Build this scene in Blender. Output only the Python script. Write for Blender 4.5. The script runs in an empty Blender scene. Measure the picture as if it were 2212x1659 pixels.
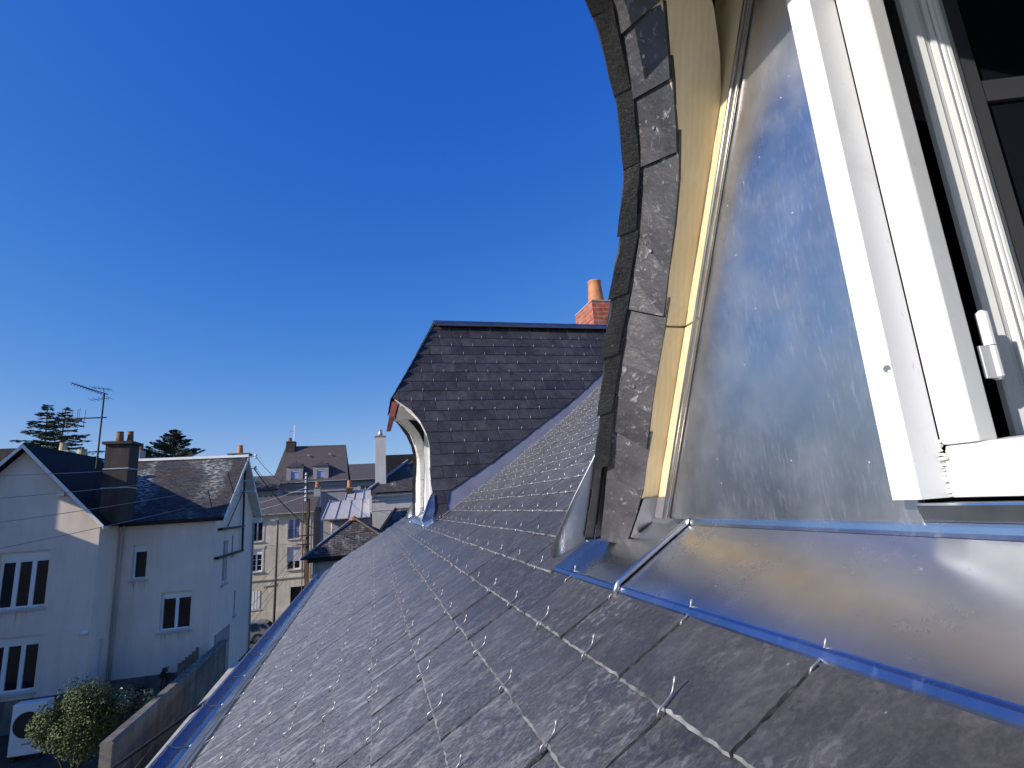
import bpy, bmesh, math, random
from math import sin, cos, tan, pi, radians, sqrt, atan2
from mathutils import Vector, Matrix
random.seed(7)
SC = bpy.context.scene
COL = SC.collection

# ------------------------------------------------------------------ camera
FPX = 1146.87                     # focal length for a frame 2212 units wide
YAW, PITCH, ROLL = radians(15.209), radians(12.369), radians(3.7606)
cam_d = bpy.data.cameras.new('camera')
cam_d.sensor_width = 36.0
cam_d.lens = FPX / 2212 * 36.0
cam_d.clip_start = 0.02
cam_d.clip_end = 3000
cam = bpy.data.objects.new('camera', cam_d)
COL.objects.link(cam)
fw = Vector((sin(YAW)*cos(PITCH), cos(YAW)*cos(PITCH), sin(PITCH)))
rt = Vector((cos(YAW), -sin(YAW), 0))
dn = -rt.cross(fw)
r2 = rt*cos(ROLL) + dn*sin(ROLL)
d2 = -rt*sin(ROLL) + dn*cos(ROLL)
cam.matrix_world = Matrix(((r2.x, -d2.x, -fw.x, 0), (r2.y, -d2.y, -fw.y, 0), (r2.z, -d2.z, -fw.z, 0), (0, 0, 0, 1)))
SC.camera = cam

# ------------------------------------------------------------------ light
SUN_AZ = radians(74)              # from -Y towards -X
SUN_EL = radians(25)
sdir = Vector((-sin(SUN_AZ)*cos(SUN_EL), -cos(SUN_AZ)*cos(SUN_EL), sin(SUN_EL)))
w = bpy.data.worlds.new('World'); SC.world = w; w.use_nodes = True
nt = w.node_tree; nt.nodes.clear()
sky = nt.nodes.new('ShaderNodeTexSky'); sky.sky_type = 'NISHITA'; sky.sun_disc = False
sky.sun_elevation = SUN_EL
sky.sun_rotation = atan2(sdir.x, sdir.y)
sky.air_density = 1.0; sky.dust_density = 0.5; sky.ozone_density = 5.0; sky.altitude = 800
bg = nt.nodes.new('ShaderNodeBackground'); bg.inputs['Strength'].default_value = 0.116
wo = nt.nodes.new('ShaderNodeOutputWorld')
# the phone's deep saturated blue: a grade on the whole sky
sp = nt.nodes.new('ShaderNodeSeparateColor'); cb = nt.nodes.new('ShaderNodeCombineColor'); nt.links.new(sky.outputs[0], sp.inputs[0])
def wm(op, a, b):
    q = nt.nodes.new('ShaderNodeMath'); q.operation = op
    for i, v in enumerate((a, b)):
        if isinstance(v, (int, float)): q.inputs[i].default_value = v
        else: nt.links.new(v, q.inputs[i])
    return q.outputs[0]
nt.links.new(wm('MINIMUM', wm('MULTIPLY', wm('POWER', sp.outputs[0], 1.85), 0.60), sp.outputs[0]), cb.inputs[0])
nt.links.new(sp.outputs[1], cb.inputs[1])
nt.links.new(wm('MAXIMUM', wm('MULTIPLY', wm('POWER', sp.outputs[2], 0.36), 3.4), sp.outputs[2]), cb.inputs[2])
nt.links.new(cb.outputs[0], bg.inputs[0]); nt.links.new(bg.outputs[0], wo.inputs[0])
sun_d = bpy.data.lights.new('sun', 'SUN'); sun_d.energy = 5.0; sun_d.angle = radians(0.55); sun_d.color = (1.0, 0.935, 0.85)
sun = bpy.data.objects.new('sun', sun_d); COL.objects.link(sun)
sun.rotation_euler = sdir.to_track_quat('Z', 'Y').to_euler()
vs = SC.view_settings
vs.view_transform = 'Standard'; vs.look = 'None'; vs.exposure = 0.06; vs.gamma = 1.0
SC.cycles.use_denoising = True
SC.cycles.max_bounces = 8

# ------------------------------------------------------------------ materials
def nodes(name):
    m = bpy.data.materials.new(name); m.use_nodes = True
    n = m.node_tree.nodes; b = n['Principled BSDF']
    return m, n, m.node_tree.links, b
def ramp(n, stops, interp='LINEAR'):
    r = n.new('ShaderNodeValToRGB'); cr = r.color_ramp; cr.interpolation = interp
    while len(cr.elements) > 1: cr.elements.remove(cr.elements[-1])
    cr.elements[0].position = stops[0][0]; cr.elements[0].color = (*stops[0][1], 1)
    for p, c in stops[1:]:
        e = cr.elements.new(p); e.color = (*c, 1)
    return r
def g3(v): return (v, v, v)
def noise(n, l, coord, scale, detail=4, rough=0.55, dist=0.0, stretch=None):
    t = n.new('ShaderNodeTexNoise'); t.inputs['Scale'].default_value = scale
    t.inputs['Detail'].default_value = detail; t.inputs['Roughness'].default_value = rough
    t.inputs['Distortion'].default_value = dist
    if stretch:
        mp = n.new('ShaderNodeMapping'); mp.inputs['Scale'].default_value = stretch[:3]
        if len(stretch) > 3: mp.inputs['Rotation'].default_value = stretch[3]
        l.new(coord, mp.inputs[0]); coord = mp.outputs[0]
    l.new(coord, t.inputs['Vector']); return t.outputs['Fac']
def mixc(n, l, fac, a, b, mode='MIX'):
    m = n.new('ShaderNodeMix'); m.data_type = 'RGBA'; m.blend_type = mode
    for sock, v in ((m.inputs[0], fac), (m.inputs[6], a), (m.inputs[7], b)):
        if isinstance(v, (int, float)): sock.default_value = v
        elif isinstance(v, tuple): sock.default_value = (*v, 1)
        else: l.new(v, sock)
    return m.outputs[2]
def bump(n, l, b, h, strength=0.3, dist=0.01):
    bp = n.new('ShaderNodeBump'); bp.inputs['Strength'].default_value = strength; bp.inputs['Distance'].default_value = dist
    l.new(h, bp.inputs['Height']); l.new(bp.outputs[0], b.inputs['Normal']); return bp
def pos(n): return n.new('ShaderNodeNewGeometry').outputs['Position']
def setp(b, **k):
    for a, v in k.items(): b.inputs[a.replace('_', ' ')].default_value = v

def simple(name, col, rough=0.6, metal=0.0, var=0.15, scale=6.0, bumps=0.1, bdist=0.005):
    m, n, l, b = nodes(name)
    f = noise(n, l, pos(n), scale, 5, 0.6)
    lo = tuple(c*(1-var) for c in col); hi = tuple(min(1, c*(1+var)) for c in col)
    r = ramp(n, [(0.3, lo), (0.7, hi)]); l.new(f, r.inputs[0]); l.new(r.outputs[0], b.inputs['Base Color'])
    setp(b, Roughness=rough, Metallic=metal)
    if bumps: bump(n, l, b, noise(n, l, pos(n), scale*8, 4), bumps, bdist)
    return m

def slate_mat(name, lo, hi, fleck, rough, fl_thr=0.66, sc=1.0, streak=(0.5, 3.0, 3.0), bstr=0.5, sheen=0.0):
    m, n, l, b = nodes(name)
    geo = n.new('ShaderNodeNewGeometry')
    sh = n.new('ShaderNodeVectorMath'); sh.operation = 'MULTIPLY_ADD'; l.new(geo.outputs['Random Per Island'], sh.inputs[0]); sh.inputs[1].default_value = (7.3, 3.1, 5.7); l.new(geo.outputs['Position'], sh.inputs[2]); p = sh.outputs[0]
    r = ramp(n, [(0.0, lo), (1.0, hi)]); l.new(geo.outputs['Random Per Island'], r.inputs[0])
    c = r.outputs[0]
    f1 = noise(n, l, p, 14*sc, 6, 0.6); r1 = ramp(n, [(0.3, g3(0.62)), (0.7, g3(1.45))]); l.new(f1, r1.inputs[0])
    c = mixc(n, l, 1.0, c, r1.outputs[0], 'MULTIPLY')
    f2 = noise(n, l, p, 70*sc, 8, 0.68, 0.6, streak); r2_ = ramp(n, [(fl_thr-0.06, g3(0)), (fl_thr+0.05, g3(1))]); l.new(f2, r2_.inputs[0])
    f3 = noise(n, l, p, 5*sc, 3); r3 = ramp(n, [(0.42, g3(0)), (0.62, g3(1))]); l.new(f3, r3.inputs[0])
    mk = n.new('ShaderNodeMath'); mk.operation = 'MULTIPLY'; l.new(r2_.outputs[0], mk.inputs[0]); l.new(r3.outputs[0], mk.inputs[1])
    c = mixc(n, l, mk.outputs[0], c, fleck)
    # sparse hard mineral specks
    v = n.new('ShaderNodeTexVoronoi'); v.inputs['Scale'].default_value = 55*sc; v.inputs['Randomness'].default_value = 1.0
    mp = n.new('ShaderNodeMapping'); mp.inputs['Scale'].default_value = (1.0, 1.7, 1.3); l.new(p, mp.inputs[0]); l.new(mp.outputs[0], v.inputs['Vector'])
    rv = ramp(n, [(0.07, g3(1)), (0.12, g3(0))]); l.new(v.outputs['Distance'], rv.inputs[0])
    hs = ramp(n, [(0.80, g3(0)), (0.84, g3(1))]); l.new(v.outputs['Color'], hs.inputs[0])
    mk2 = n.new('ShaderNodeMath'); mk2.operation = 'MULTIPLY'; l.new(rv.outputs[0], mk2.inputs[0]); l.new(hs.outputs[0], mk2.inputs[1])
    c = mixc(n, l, mk2.outputs[0], c, tuple(min(1, x*1.5) for x in fleck))
    if sheen:
        fd = noise(n, l, p, 26, 8, 0.78, 0.5, (0.6, 1.2, 0.6)); rd_ = ramp(n, [(0.50, g3(0)), (0.62, g3(0.8))]); l.new(fd, rd_.inputs[0])
        sx = n.new('ShaderNodeSeparateXYZ'); l.new(geo.outputs['Position'], sx.inputs[0])
        mr = n.new('ShaderNodeMapRange'); mr.inputs[1].default_value = -1.0; mr.inputs[2].default_value = 1.0; l.new(sx.outputs[0], mr.inputs[0])
        # pale grain is strongest on the lower courses (x = -0.6 .. 0.1), least on the two courses under the apron
        dz_ = ramp(n, [(0.25, g3(1.0)), (0.48, g3(0.72)), (0.58, g3(0.38)), (0.66, g3(0.10)), (0.78, g3(0.12)), (0.95, g3(0.5))]); l.new(mr.outputs[0], dz_.inputs[0])
        md_ = n.new('ShaderNodeMath'); md_.operation = 'MULTIPLY'; l.new(rd_.outputs[0], md_.inputs[0]); l.new(dz_.outputs[0], md_.inputs[1])
        fe = noise(n, l, p, 170, 8, 0.8, 0.3, (0.8, 1.1, 0.8)); re_ = ramp(n, [(0.46, g3(0.15)), (0.58, g3(1.0))]); l.new(fe, re_.inputs[0])
        m3 = n.new('ShaderNodeMath'); m3.operation = 'MULTIPLY'; l.new(re_.outputs[0], m3.inputs[0]); l.new(dz_.outputs[0], m3.inputs[1])
        m4 = n.new('ShaderNodeMath'); m4.operation = 'MULTIPLY'; l.new(m3.outputs[0], m4.inputs[0]); m4.inputs[1].default_value = 1.0
        c = mixc(n, l, m4.outputs[0], c, (0.235, 0.222, 0.215))
        c = mixc(n, l, md_.outputs[0], c, (0.42, 0.395, 0.38))
    l.new(c, b.inputs['Base Color'])
    f4 = noise(n, l, p, 30*sc, 4); r4 = ramp(n, [(0.3, g3(rough-0.1)), (0.7, g3(rough+0.15))]); l.new(f4, r4.inputs[0]); l.new(r4.outputs[0], b.inputs['Roughness'])
    h1 = noise(n, l, p, 45*sc, 8, 0.65, 0.4)
    ad = n.new('ShaderNodeMath'); ad.operation = 'ADD'; l.new(h1, ad.inputs[0]); l.new(f2, ad.inputs[1])
    bump(n, l, b, ad.outputs[0], bstr, 0.0035/sc)
    if sheen: setp(b, Coat_Weight=0.12, Coat_Roughness=0.34, Sheen_Weight=sheen, Sheen_Roughness=0.38); b.inputs['Sheen Tint'].default_value = (1.0, 0.93, 0.92, 1)
    return m

M = {}
M['slate'] = slate_mat('slate', (0.019, 0.0185, 0.020), (0.040, 0.038, 0.041), (0.16, 0.155, 0.165), 0.46, 0.585, streak=(0.75, 1.3, 0.75), sheen=0.20)
M['slate_edge'] = simple('slate_chipped_edge', (0.03, 0.03, 0.033), 0.6, 0, 0.5, 60, 0.5, 0.002)
M['slate_lip'] = simple('slate_dusty_lip', (0.175, 0.17, 0.172), 0.6, 0, 0.8, 25, 0.5, 0.002)
M['slate_new'] = slate_mat('slate_cheek', (0.030, 0.027, 0.031), (0.056, 0.051, 0.056), (0.14, 0.14, 0.16), 0.5, 0.66, 0.7)
M['slate_front'] = slate_mat('slate_front', (0.046, 0.044, 0.050), (0.070, 0.067, 0.074), (0.34, 0.34, 0.36), 0.45, 0.62, 0.9, (1.0, 1.0, 1.0))
M['slate_dark'] = slate_mat('slate_shaded_side', (0.006, 0.006, 0.007), (0.010, 0.010, 0.011), (0.07, 0.07, 0.075), 0.45, 0.72, 1.0)  # shade on the end slates put into a near-black slate colour

def zinc_mat(name, base, rough, scratch=0.5, wav=0.25, stretch=(1, 1, 0.12, (0.5, 0, 0)), scr_scale=70):
    m, n, l, b = nodes(name); p = pos(n)
    f = noise(n, l, p, 5, 5, 0.6); r = ramp(n, [(0.3, tuple(c*0.82 for c in base)), (0.7, tuple(min(1, c*1.12) for c in base))]); l.new(f, r.inputs[0])
    s = noise(n, l, p, scr_scale, 5, 0.65, 0.3, stretch); rs = ramp(n, [(0.54, g3(0)), (0.68, g3(1))]); l.new(s, rs.inputs[0])
    zone = noise(n, l, p, 6, 3, 0.5); rz = ramp(n, [(0.36, g3(0)), (0.60, g3(scratch))]); l.new(zone, rz.inputs[0])
    mk = n.new('ShaderNodeMath'); mk.operation = 'MULTIPLY'; l.new(rs.outputs[0], mk.inputs[0]); l.new(rz.outputs[0], mk.inputs[1])
    v = n.new('ShaderNodeTexVoronoi'); v.inputs['Scale'].default_value = 48; l.new(p, v.inputs['Vector'])
    rv = ramp(n, [(0.045, g3(1)), (0.075, g3(0))]); l.new(v.outputs['Distance'], rv.inputs[0])
    hs = ramp(n, [(0.74, g3(0)), (0.78, g3(1))]); l.new(v.outputs['Color'], hs.inputs[0])
    mk2 = n.new('ShaderNodeMath'); mk2.operation = 'MULTIPLY'; l.new(rv.outputs[0], mk2.inputs[0]); l.new(hs.outputs[0], mk2.inputs[1])
    mx = n.new('ShaderNodeMath'); mx.operation = 'MAXIMUM'; l.new(mk.outputs[0], mx.inputs[0]); l.new(mk2.outputs[0], mx.inputs[1])
    c = mixc(n, l, mx.outputs[0], r.outputs[0], (0.85, 0.88, 0.9)); l.new(c, b.inputs['Base Color'])
    b.inputs['Metallic'].default_value = 1.0
    fr = noise(n, l, p, 9, 5, 0.6); rr = ramp(n, [(0.3, g3(rough*0.8)), (0.7, g3(rough*1.25))]); l.new(fr, rr.inputs[0])
    rmx = mixc(n, l, mx.outputs[0], rr.outputs[0], (0.6, 0.6, 0.6)); l.new(rmx, b.inputs['Roughness'])
    h = noise(n, l, p, 3.2, 2, 0.4)
    ad = n.new('ShaderNodeMath'); ad.operation = 'MULTIPLY_ADD'; l.new(mk.outputs[0], ad.inputs[0]); ad.inputs[1].default_value = 0.02; l.new(h, ad.inputs[2])
    bump(n, l, b, ad.outputs[0], wav, 0.02)
    return m
M['zinc_wall'] = zinc_mat('zinc_scratched', (0.68, 0.66, 0.65), 0.34, 0.30, 0.11, (1, 1, 0.13, (0.55, 0, 0)), 300)
M['zinc_horn'] = zinc_mat('zinc_dressed', (0.27, 0.29, 0.31), 0.40, 0.2, 0.1)
M['zinc_apron'] = zinc_mat('zinc_apron', (0.70, 0.71, 0.74), 0.24, 0.10, 0.006)
M['zinc_trim'] = zinc_mat('zinc_trim', (0.50, 0.49, 0.48), 0.34, 0.25, 0.1)
M['zinc_flash'] = simple('zinc_dusty_flashing', (0.30, 0.29, 0.31), 0.5, 0.55, 0.12, 6, 0.05)
M['zinc_ridge'] = zinc_mat('zinc_ridge', (0.27, 0.26, 0.26), 0.38, 0.1, 0.05)
M['zinc_blue'] = zinc_mat('zinc_sky_tint', (0.30, 0.34, 0.50), 0.30, 0.25, 0.12)   # the sky's blue reflection put into the new zinc's colour
M['zinc_roof'] = simple('zinc_weathered', (0.46, 0.42, 0.40), 0.65, 0.0, 0.1, 2)
M['steel'] = simple('stainless_wire', (0.40, 0.40, 0.40), 0.45, 0.85, 0.05, 30, 0.02)

def wood_mat(name, lo, hi):
    m, n, l, b = nodes(name); p = pos(n)
    g = noise(n, l, p, 26, 6, 0.6, 0.8, (1, 1, 0.09))
    wv = n.new('ShaderNodeTexWave'); wv.inputs['Scale'].default_value = 9; wv.inputs['Distortion'].default_value = 5; wv.inputs['Detail'].default_value = 3; wv.inputs['Detail Scale'].default_value = 1.2
    mp = n.new('ShaderNodeMapping'); mp.inputs['Scale'].default_value = (3.0, 3.0, 0.22); mp.inputs['Rotation'].default_value = (0.45, 0.1, 0.3); l.new(p, mp.inputs[0]); l.new(mp.outputs[0], wv.inputs[0])
    a = n.new('ShaderNodeMath'); a.operation = 'MULTIPLY_ADD'; l.new(wv.outputs['Fac'], a.inputs[0]); a.inputs[1].default_value = 0.16; l.new(g, a.inputs[2])
    r = ramp(n, [(0.42, lo), (0.88, hi)]); l.new(a.outputs[0], r.inputs[0])
    v = n.new('ShaderNodeTexVoronoi'); v.inputs['Scale'].default_value = 7.5; l.new(p, v.inputs['Vector'])
    rv = ramp(n, [(0.04, (0.36, 0.25, 0.12)), (0.10, (0.80, 0.72, 0.6)), (0.14, (1, 1, 1))]); l.new(v.outputs['Distance'], rv.inputs[0])
    c = mixc(n, l, 1.0, r.outputs[0], rv.outputs[0], 'MULTIPLY')
    l.new(c, b.inputs['Base Color']); setp(b, Roughness=0.6); bump(n, l, b, g, 0.15, 0.002)
    return m
M['wood'] = wood_mat('new_pine', (0.68, 0.54, 0.32), (0.78, 0.66, 0.43))
M['wood_grey'] = simple('grey_wood', (0.20, 0.155, 0.10), 0.8, 0, 0.3, 8, 0.3)

def paint(name, col, dirt, rough=0.4, sc=8.0):
    m, n, l, b = nodes(name); p = pos(n)
    f = noise(n, l, p, sc, 7, 0.7, 0.5); r = ramp(n, [(0.28, dirt), (0.46, col)]); l.new(f, r.inputs[0])
    f2 = noise(n, l, p, sc*22, 4, 0.6, 0.2, (1, 1, 0.3)); rr = ramp(n, [(0.26, dirt), (0.34, g3(1.0))]); l.new(f2, rr.inputs[0])
    c = mixc(n, l, 0.8, r.outputs[0], rr.outputs[0], 'MULTIPLY'); l.new(c, b.inputs['Base Color']); setp(b, Roughness=rough)
    bump(n, l, b, noise(n, l, p, sc*14, 5), 0.12, 0.002)
    return m
M['white'] = paint('white_gloss_paint', (0.80, 0.80, 0.78), (0.74, 0.74, 0.71), 0.3)
M['white_matt'] = paint('white_primer_board', (0.72, 0.72, 0.73), (0.62, 0.62, 0.63), 0.6)
M['white_old'] = paint('old_white_paint', (0.74, 0.73, 0.69), (0.45, 0.42, 0.36), 0.5, 5.0)
M['red_paint'] = simple('red_oxide_paint', (0.26, 0.075, 0.055), 0.6, 0, 0.25, 14)
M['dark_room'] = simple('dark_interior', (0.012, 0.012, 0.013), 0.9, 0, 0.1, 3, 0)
M['dark_gray'] = simple('grey_glazing_frame', (0.05, 0.05, 0.055), 0.4, 0, 0.1, 3, 0)
def glassy(name, col, rough=0.08):
    m, n, l, b = nodes(name)
    f = noise(n, l, pos(n), 1.3, 3); r = ramp(n, [(0.35, tuple(c*0.6 for c in col)), (0.7, tuple(c*1.4 for c in col))]); l.new(f, r.inputs[0]); l.new(r.outputs[0], b.inputs['Base Color'])
    setp(b, Roughness=rough); b.inputs['Specular IOR Level'].default_value = 0.5
    return m
M['glass'] = glassy('window_glass', (0.012, 0.013, 0.018))
M['glass_blue'] = glassy('window_glass_lighter', (0.20, 0.23, 0.38), 0.3)
def render_mat(name, col, var=0.1, bsc=60, streak=0.10, grad_noise=0.8):
    m, n, l, b = nodes(name); p = pos(n)
    f = noise(n, l, p, grad_noise, 6, 0.6); r = ramp(n, [(0.3, tuple(c*(1-var) for c in col)), (0.7, tuple(c*(1+var*0.5) for c in col))]); l.new(f, r.inputs[0])
    s = noise(n, l, p, 3.0, 5, 0.6, 0.2, (1, 1, 0.15)); rs = ramp(n, [(0.35, g3(1-streak*2)), (0.6, g3(1))]); l.new(s, rs.inputs[0])
    c = mixc(n, l, 0.7, r.outputs[0], rs.outputs[0], 'MULTIPLY'); l.new(c, b.inputs['Base Color']); setp(b, Roughness=0.9)
    bump(n, l, b, noise(n, l, p, bsc, 4), 0.3, 0.01)
    return m
M['render_cream'] = render_mat('cream_wall_render', (0.84, 0.69, 0.57), 0.09, 40, 0.07)
M['render_stain'] = render_mat('stained_render', (0.62, 0.52, 0.42), 0.15, 40, 0.1)
M['render_beige'] = render_mat('beige_wall_render', (0.60, 0.53, 0.43), 0.16, 14, 0.14)
M['render_trim'] = render_mat('pale_stone_trim', (0.55, 0.52, 0.46), 0.12, 20)
M['render_grey'] = render_mat('grey_wall_render', (0.36, 0.33, 0.34), 0.08, 20)
M['render_pale'] = render_mat('pale_wall_render', (0.46, 0.41, 0.37), 0.10, 20)
M['render_white'] = render_mat('white_wall_render', (0.62, 0.58, 0.54), 0.06, 20)
M['concrete'] = render_mat('rough_concrete', (0.21, 0.185, 0.145), 0.35, 18, 0.3, 2.0)
M['chimney_dark'] = render_mat('sooty_render', (0.070, 0.056, 0.047), 0.35, 18, 0.35, 1.5)
M['terracotta'] = simple('terracotta', (0.52, 0.21, 0.09), 0.7, 0, 0.2, 9)
M['terracotta_old'] = simple('terracotta_old', (0.20, 0.105, 0.05), 0.8, 0, 0.3, 9)
M['pot_pale'] = simple('pot_yellowed', (0.50, 0.38, 0.20), 0.8, 0, 0.2, 9)
M['iron'] = simple('dark_iron', (0.035, 0.028, 0.026), 0.6, 0.3, 0.3, 9)
M['rust'] = simple('rusty_iron', (0.20, 0.08, 0.035), 0.8, 0.1, 0.6, 5)
M['alu'] = simple('galvanised_metal', (0.45, 0.46, 0.48), 0.45, 0.7, 0.15, 9)
M['porcelain'] = simple('porcelain', (0.75, 0.75, 0.72), 0.25, 0, 0.05, 9)
M['cable'] = simple('cable_sheath', (0.06, 0.06, 0.065), 0.6, 0, 0.1, 4, 0)
M['cable_pale'] = simple('cable_sheath_grey', (0.28, 0.28, 0.30), 0.6, 0, 0.1, 4, 0)
M['blind'] = simple('lowered_blue_blind', (0.30, 0.36, 0.62), 0.6, 0, 0.05, 4)
M['shutter'] = simple('pale_shutter', (0.55, 0.55, 0.62), 0.6, 0, 0.08, 4)
M['asphalt'] = simple('asphalt', (0.065, 0.068, 0.066), 0.9, 0, 0.2, 3, 0.3)
M['paving'] = simple('paving', (0.16, 0.15, 0.135), 0.9, 0, 0.2, 3, 0.3)
M['soil'] = simple('garden_soil_and_turf', (0.035, 0.038, 0.022), 0.95, 0, 0.6, 1.2, 0.6, 0.05)
M['car_paint'] = simple('silver_grey_paint', (0.27, 0.27, 0.29), 0.28, 0.5, 0.04, 2, 0)
M['tyre'] = simple('tyre_rubber', (0.014, 0.014, 0.014), 0.85, 0, 0.2, 9)
M['rim'] = simple('alloy_rim', (0.55, 0.55, 0.57), 0.25, 0.9, 0.1, 9, 0)
M['bark'] = simple('bark', (0.055, 0.042, 0.03), 0.9, 0, 0.3, 6, 0.6, 0.03)
M['unit_white'] = simple('enamelled_white_casing', (0.70, 0.70, 0.68), 0.5, 0, 0.05, 3, 0.02)
M['black'] = simple('black_grille', (0.006, 0.006, 0.007), 0.6, 0, 0.2, 5, 0)
M['tile_brown'] = simple('clay_tile', (0.35, 0.16, 0.07), 0.8, 0, 0.25, 5)

def leaf_mat(name, lo, hi, sc=1.6, rough=0.5):
    m, n, l, b = nodes(name); geo = n.new('ShaderNodeNewGeometry')
    r = ramp(n, [(0.0, lo), (1.0, hi)]); l.new(geo.outputs['Random Per Island'], r.inputs[0])
    f = noise(n, l, geo.outputs['Position'], sc, 3); rr = ramp(n, [(0.35, g3(0.6)), (0.65, g3(1.3))]); l.new(f, rr.inputs[0])
    c = mixc(n, l, 1.0, r.outputs[0], rr.outputs[0], 'MULTIPLY'); l.new(c, b.inputs['Base Color']); setp(b, Roughness=rough)
    return m
M['needles'] = leaf_mat('cedar_needles', (0.030, 0.045, 0.022), (0.085, 0.105, 0.05))
M['needles2'] = leaf_mat('fir_needles', (0.018, 0.032, 0.018), (0.05, 0.072, 0.04))
M['leaves'] = leaf_mat('shrub_leaves', (0.03, 0.055, 0.010), (0.11, 0.13, 0.025), 3, 0.6)
M['leaves2'] = leaf_mat('rose_leaves', (0.06, 0.08, 0.04), (0.18, 0.21, 0.12), 3, 0.35)

def course_mat(name, c1, c2, mortar, bw, rh, ms, lichen=None, rough=0.75, lscale=1.0):
    """slates or bricks in courses, laid out on the surface's own UV map in metres"""
    m, n, l, b = nodes(name)
    uv = n.new('ShaderNodeUVMap').outputs[0]
    # break the courses up slightly
    wn = n.new('ShaderNodeTexNoise'); wn.inputs['Scale'].default_value = 7.0; wn.inputs['Detail'].default_value = 2; l.new(uv, wn.inputs['Vector'])
    sb = n.new('ShaderNodeVectorMath'); sb.operation = 'SUBTRACT'; l.new(wn.outputs['Color'], sb.inputs[0]); sb.inputs[1].default_value = (0.5, 0.5, 0.5)
    sm = n.new('ShaderNodeVectorMath'); sm.operation = 'MULTIPLY_ADD'; l.new(sb.outputs[0], sm.inputs[0]); sm.inputs[1].default_value = (0.05, 0.03, 0); l.new(uv, sm.inputs[2])
    br = n.new('ShaderNodeTexBrick'); l.new(sm.outputs[0], br.inputs['Vector'])
    br.inputs['Color1'].default_value = (*c1, 1); br.inputs['Color2'].default_value = (*c2, 1); br.inputs['Mortar'].default_value = (*mortar, 1)
    br.inputs['Scale'].default_value = 1; br.inputs['Brick Width'].default_value = bw; br.inputs['Row Height'].default_value = rh
    br.inputs['Mortar Size'].default_value = ms; br.inputs['Mortar Smooth'].default_value = 0.3; br.inputs['Bias'].default_value = 0.0
    c = br.outputs['Color']
    f = noise(n, l, uv, 9, 5); r = ramp(n, [(0.3, g3(0.7)), (0.7, g3(1.35))]); l.new(f, r.inputs[0]); c = mixc(n, l, 1.0, c, r.outputs[0], 'MULTIPLY')
    if lichen:
        fa = noise(n, l, uv, 0.55*lscale, 3, 0.5, 0.6, (1.0, 0.45, 1.0, (0, 0, 0.35))); ra = ramp(n, [(0.52, g3(0)), (0.64, g3(1))]); l.new(fa, ra.inputs[0])
        fb = noise(n, l, uv, 9, 6, 0.7, 0.0, (0.55, 1.5, 1)); rb = ramp(n, [(0.49, g3(0)), (0.58, g3(1))]); l.new(fb, rb.inputs[0])
        mk = n.new('ShaderNodeMath'); mk.operation = 'MULTIPLY'; l.new(ra.outputs[0], mk.inputs[0]); l.new(rb.outputs[0], mk.inputs[1])
        c = mixc(n, l, mk.outputs[0], c, lichen)
        fc = noise(n, l, uv, 0.8, 3, 0.5); rc = ramp(n, [(0.58, g3(0)), (0.66, g3(0.6))]); l.new(fc, rc.inputs[0])
        c = mixc(n, l, rc.outputs[0], c, (0.06, 0.045, 0.03))
    l.new(c, b.inputs['Base Color']); setp(b, Roughness=rough)
    b.inputs['Specular IOR Level'].default_value = 0.15
    bump(n, l, b, br.outputs['Fac'], -0.6, 0.02)
    return m
M['roof_old'] = course_mat('old_slate_roof', (0.055, 0.048, 0.048), (0.10, 0.088, 0.085), (0.03, 0.027, 0.03), 0.24, 0.125, 0.012, (0.52, 0.52, 0.46))
M['roof_dark'] = course_mat('dark_slate_roof', (0.016, 0.013, 0.012), (0.024, 0.020, 0.019), (0.010, 0.009, 0.009), 0.24, 0.125, 0.010)
M['roof_plain'] = course_mat('brown_grey_slate_roof', (0.095, 0.082, 0.082), (0.12, 0.105, 0.105), (0.07, 0.06, 0.06), 0.26, 0.13, 0.010)
M['roof_mossy'] = course_mat('mossy_slate_roof', (0.05, 0.045, 0.042), (0.15, 0.13, 0.125), (0.022, 0.02, 0.02), 0.40, 0.20, 0.025, (0.36, 0.34, 0.30), 0.8, 3.0)
M['brick'] = course_mat('red_brick', (0.36, 0.085, 0.05), (0.46, 0.13, 0.075), (0.30, 0.26, 0.23), 0.19, 0.062, 0.007)

# ------------------------------------------------------------------ building helpers
ORG = {}
def place(o, origin, parent):
    o.parent = parent
    po = ORG[parent] if parent else Vector((0, 0, 0))
    o.location = Vector(origin) - po
    ORG[o] = Vector(origin)
def thing(name, label, cat, loc=(0, 0, 0), group=None):
    o = bpy.data.objects.new(name, None); COL.objects.link(o); o.empty_display_size = 0.2
    place(o, loc, None); o['label'] = label; o['category'] = cat
    if group: o['group'] = group
    return o
def tag(o, label, cat=None, group=None, kind=None):
    if label: o['label'] = label
    if cat: o['category'] = cat
    if group: o['group'] = group
    if kind: o['kind'] = kind
    return o
def group_part(name, parent):
    o = bpy.data.objects.new(name, None); COL.objects.link(o); o.empty_display_size = 0.1
    place(o, ORG[parent], parent); return o

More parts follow.
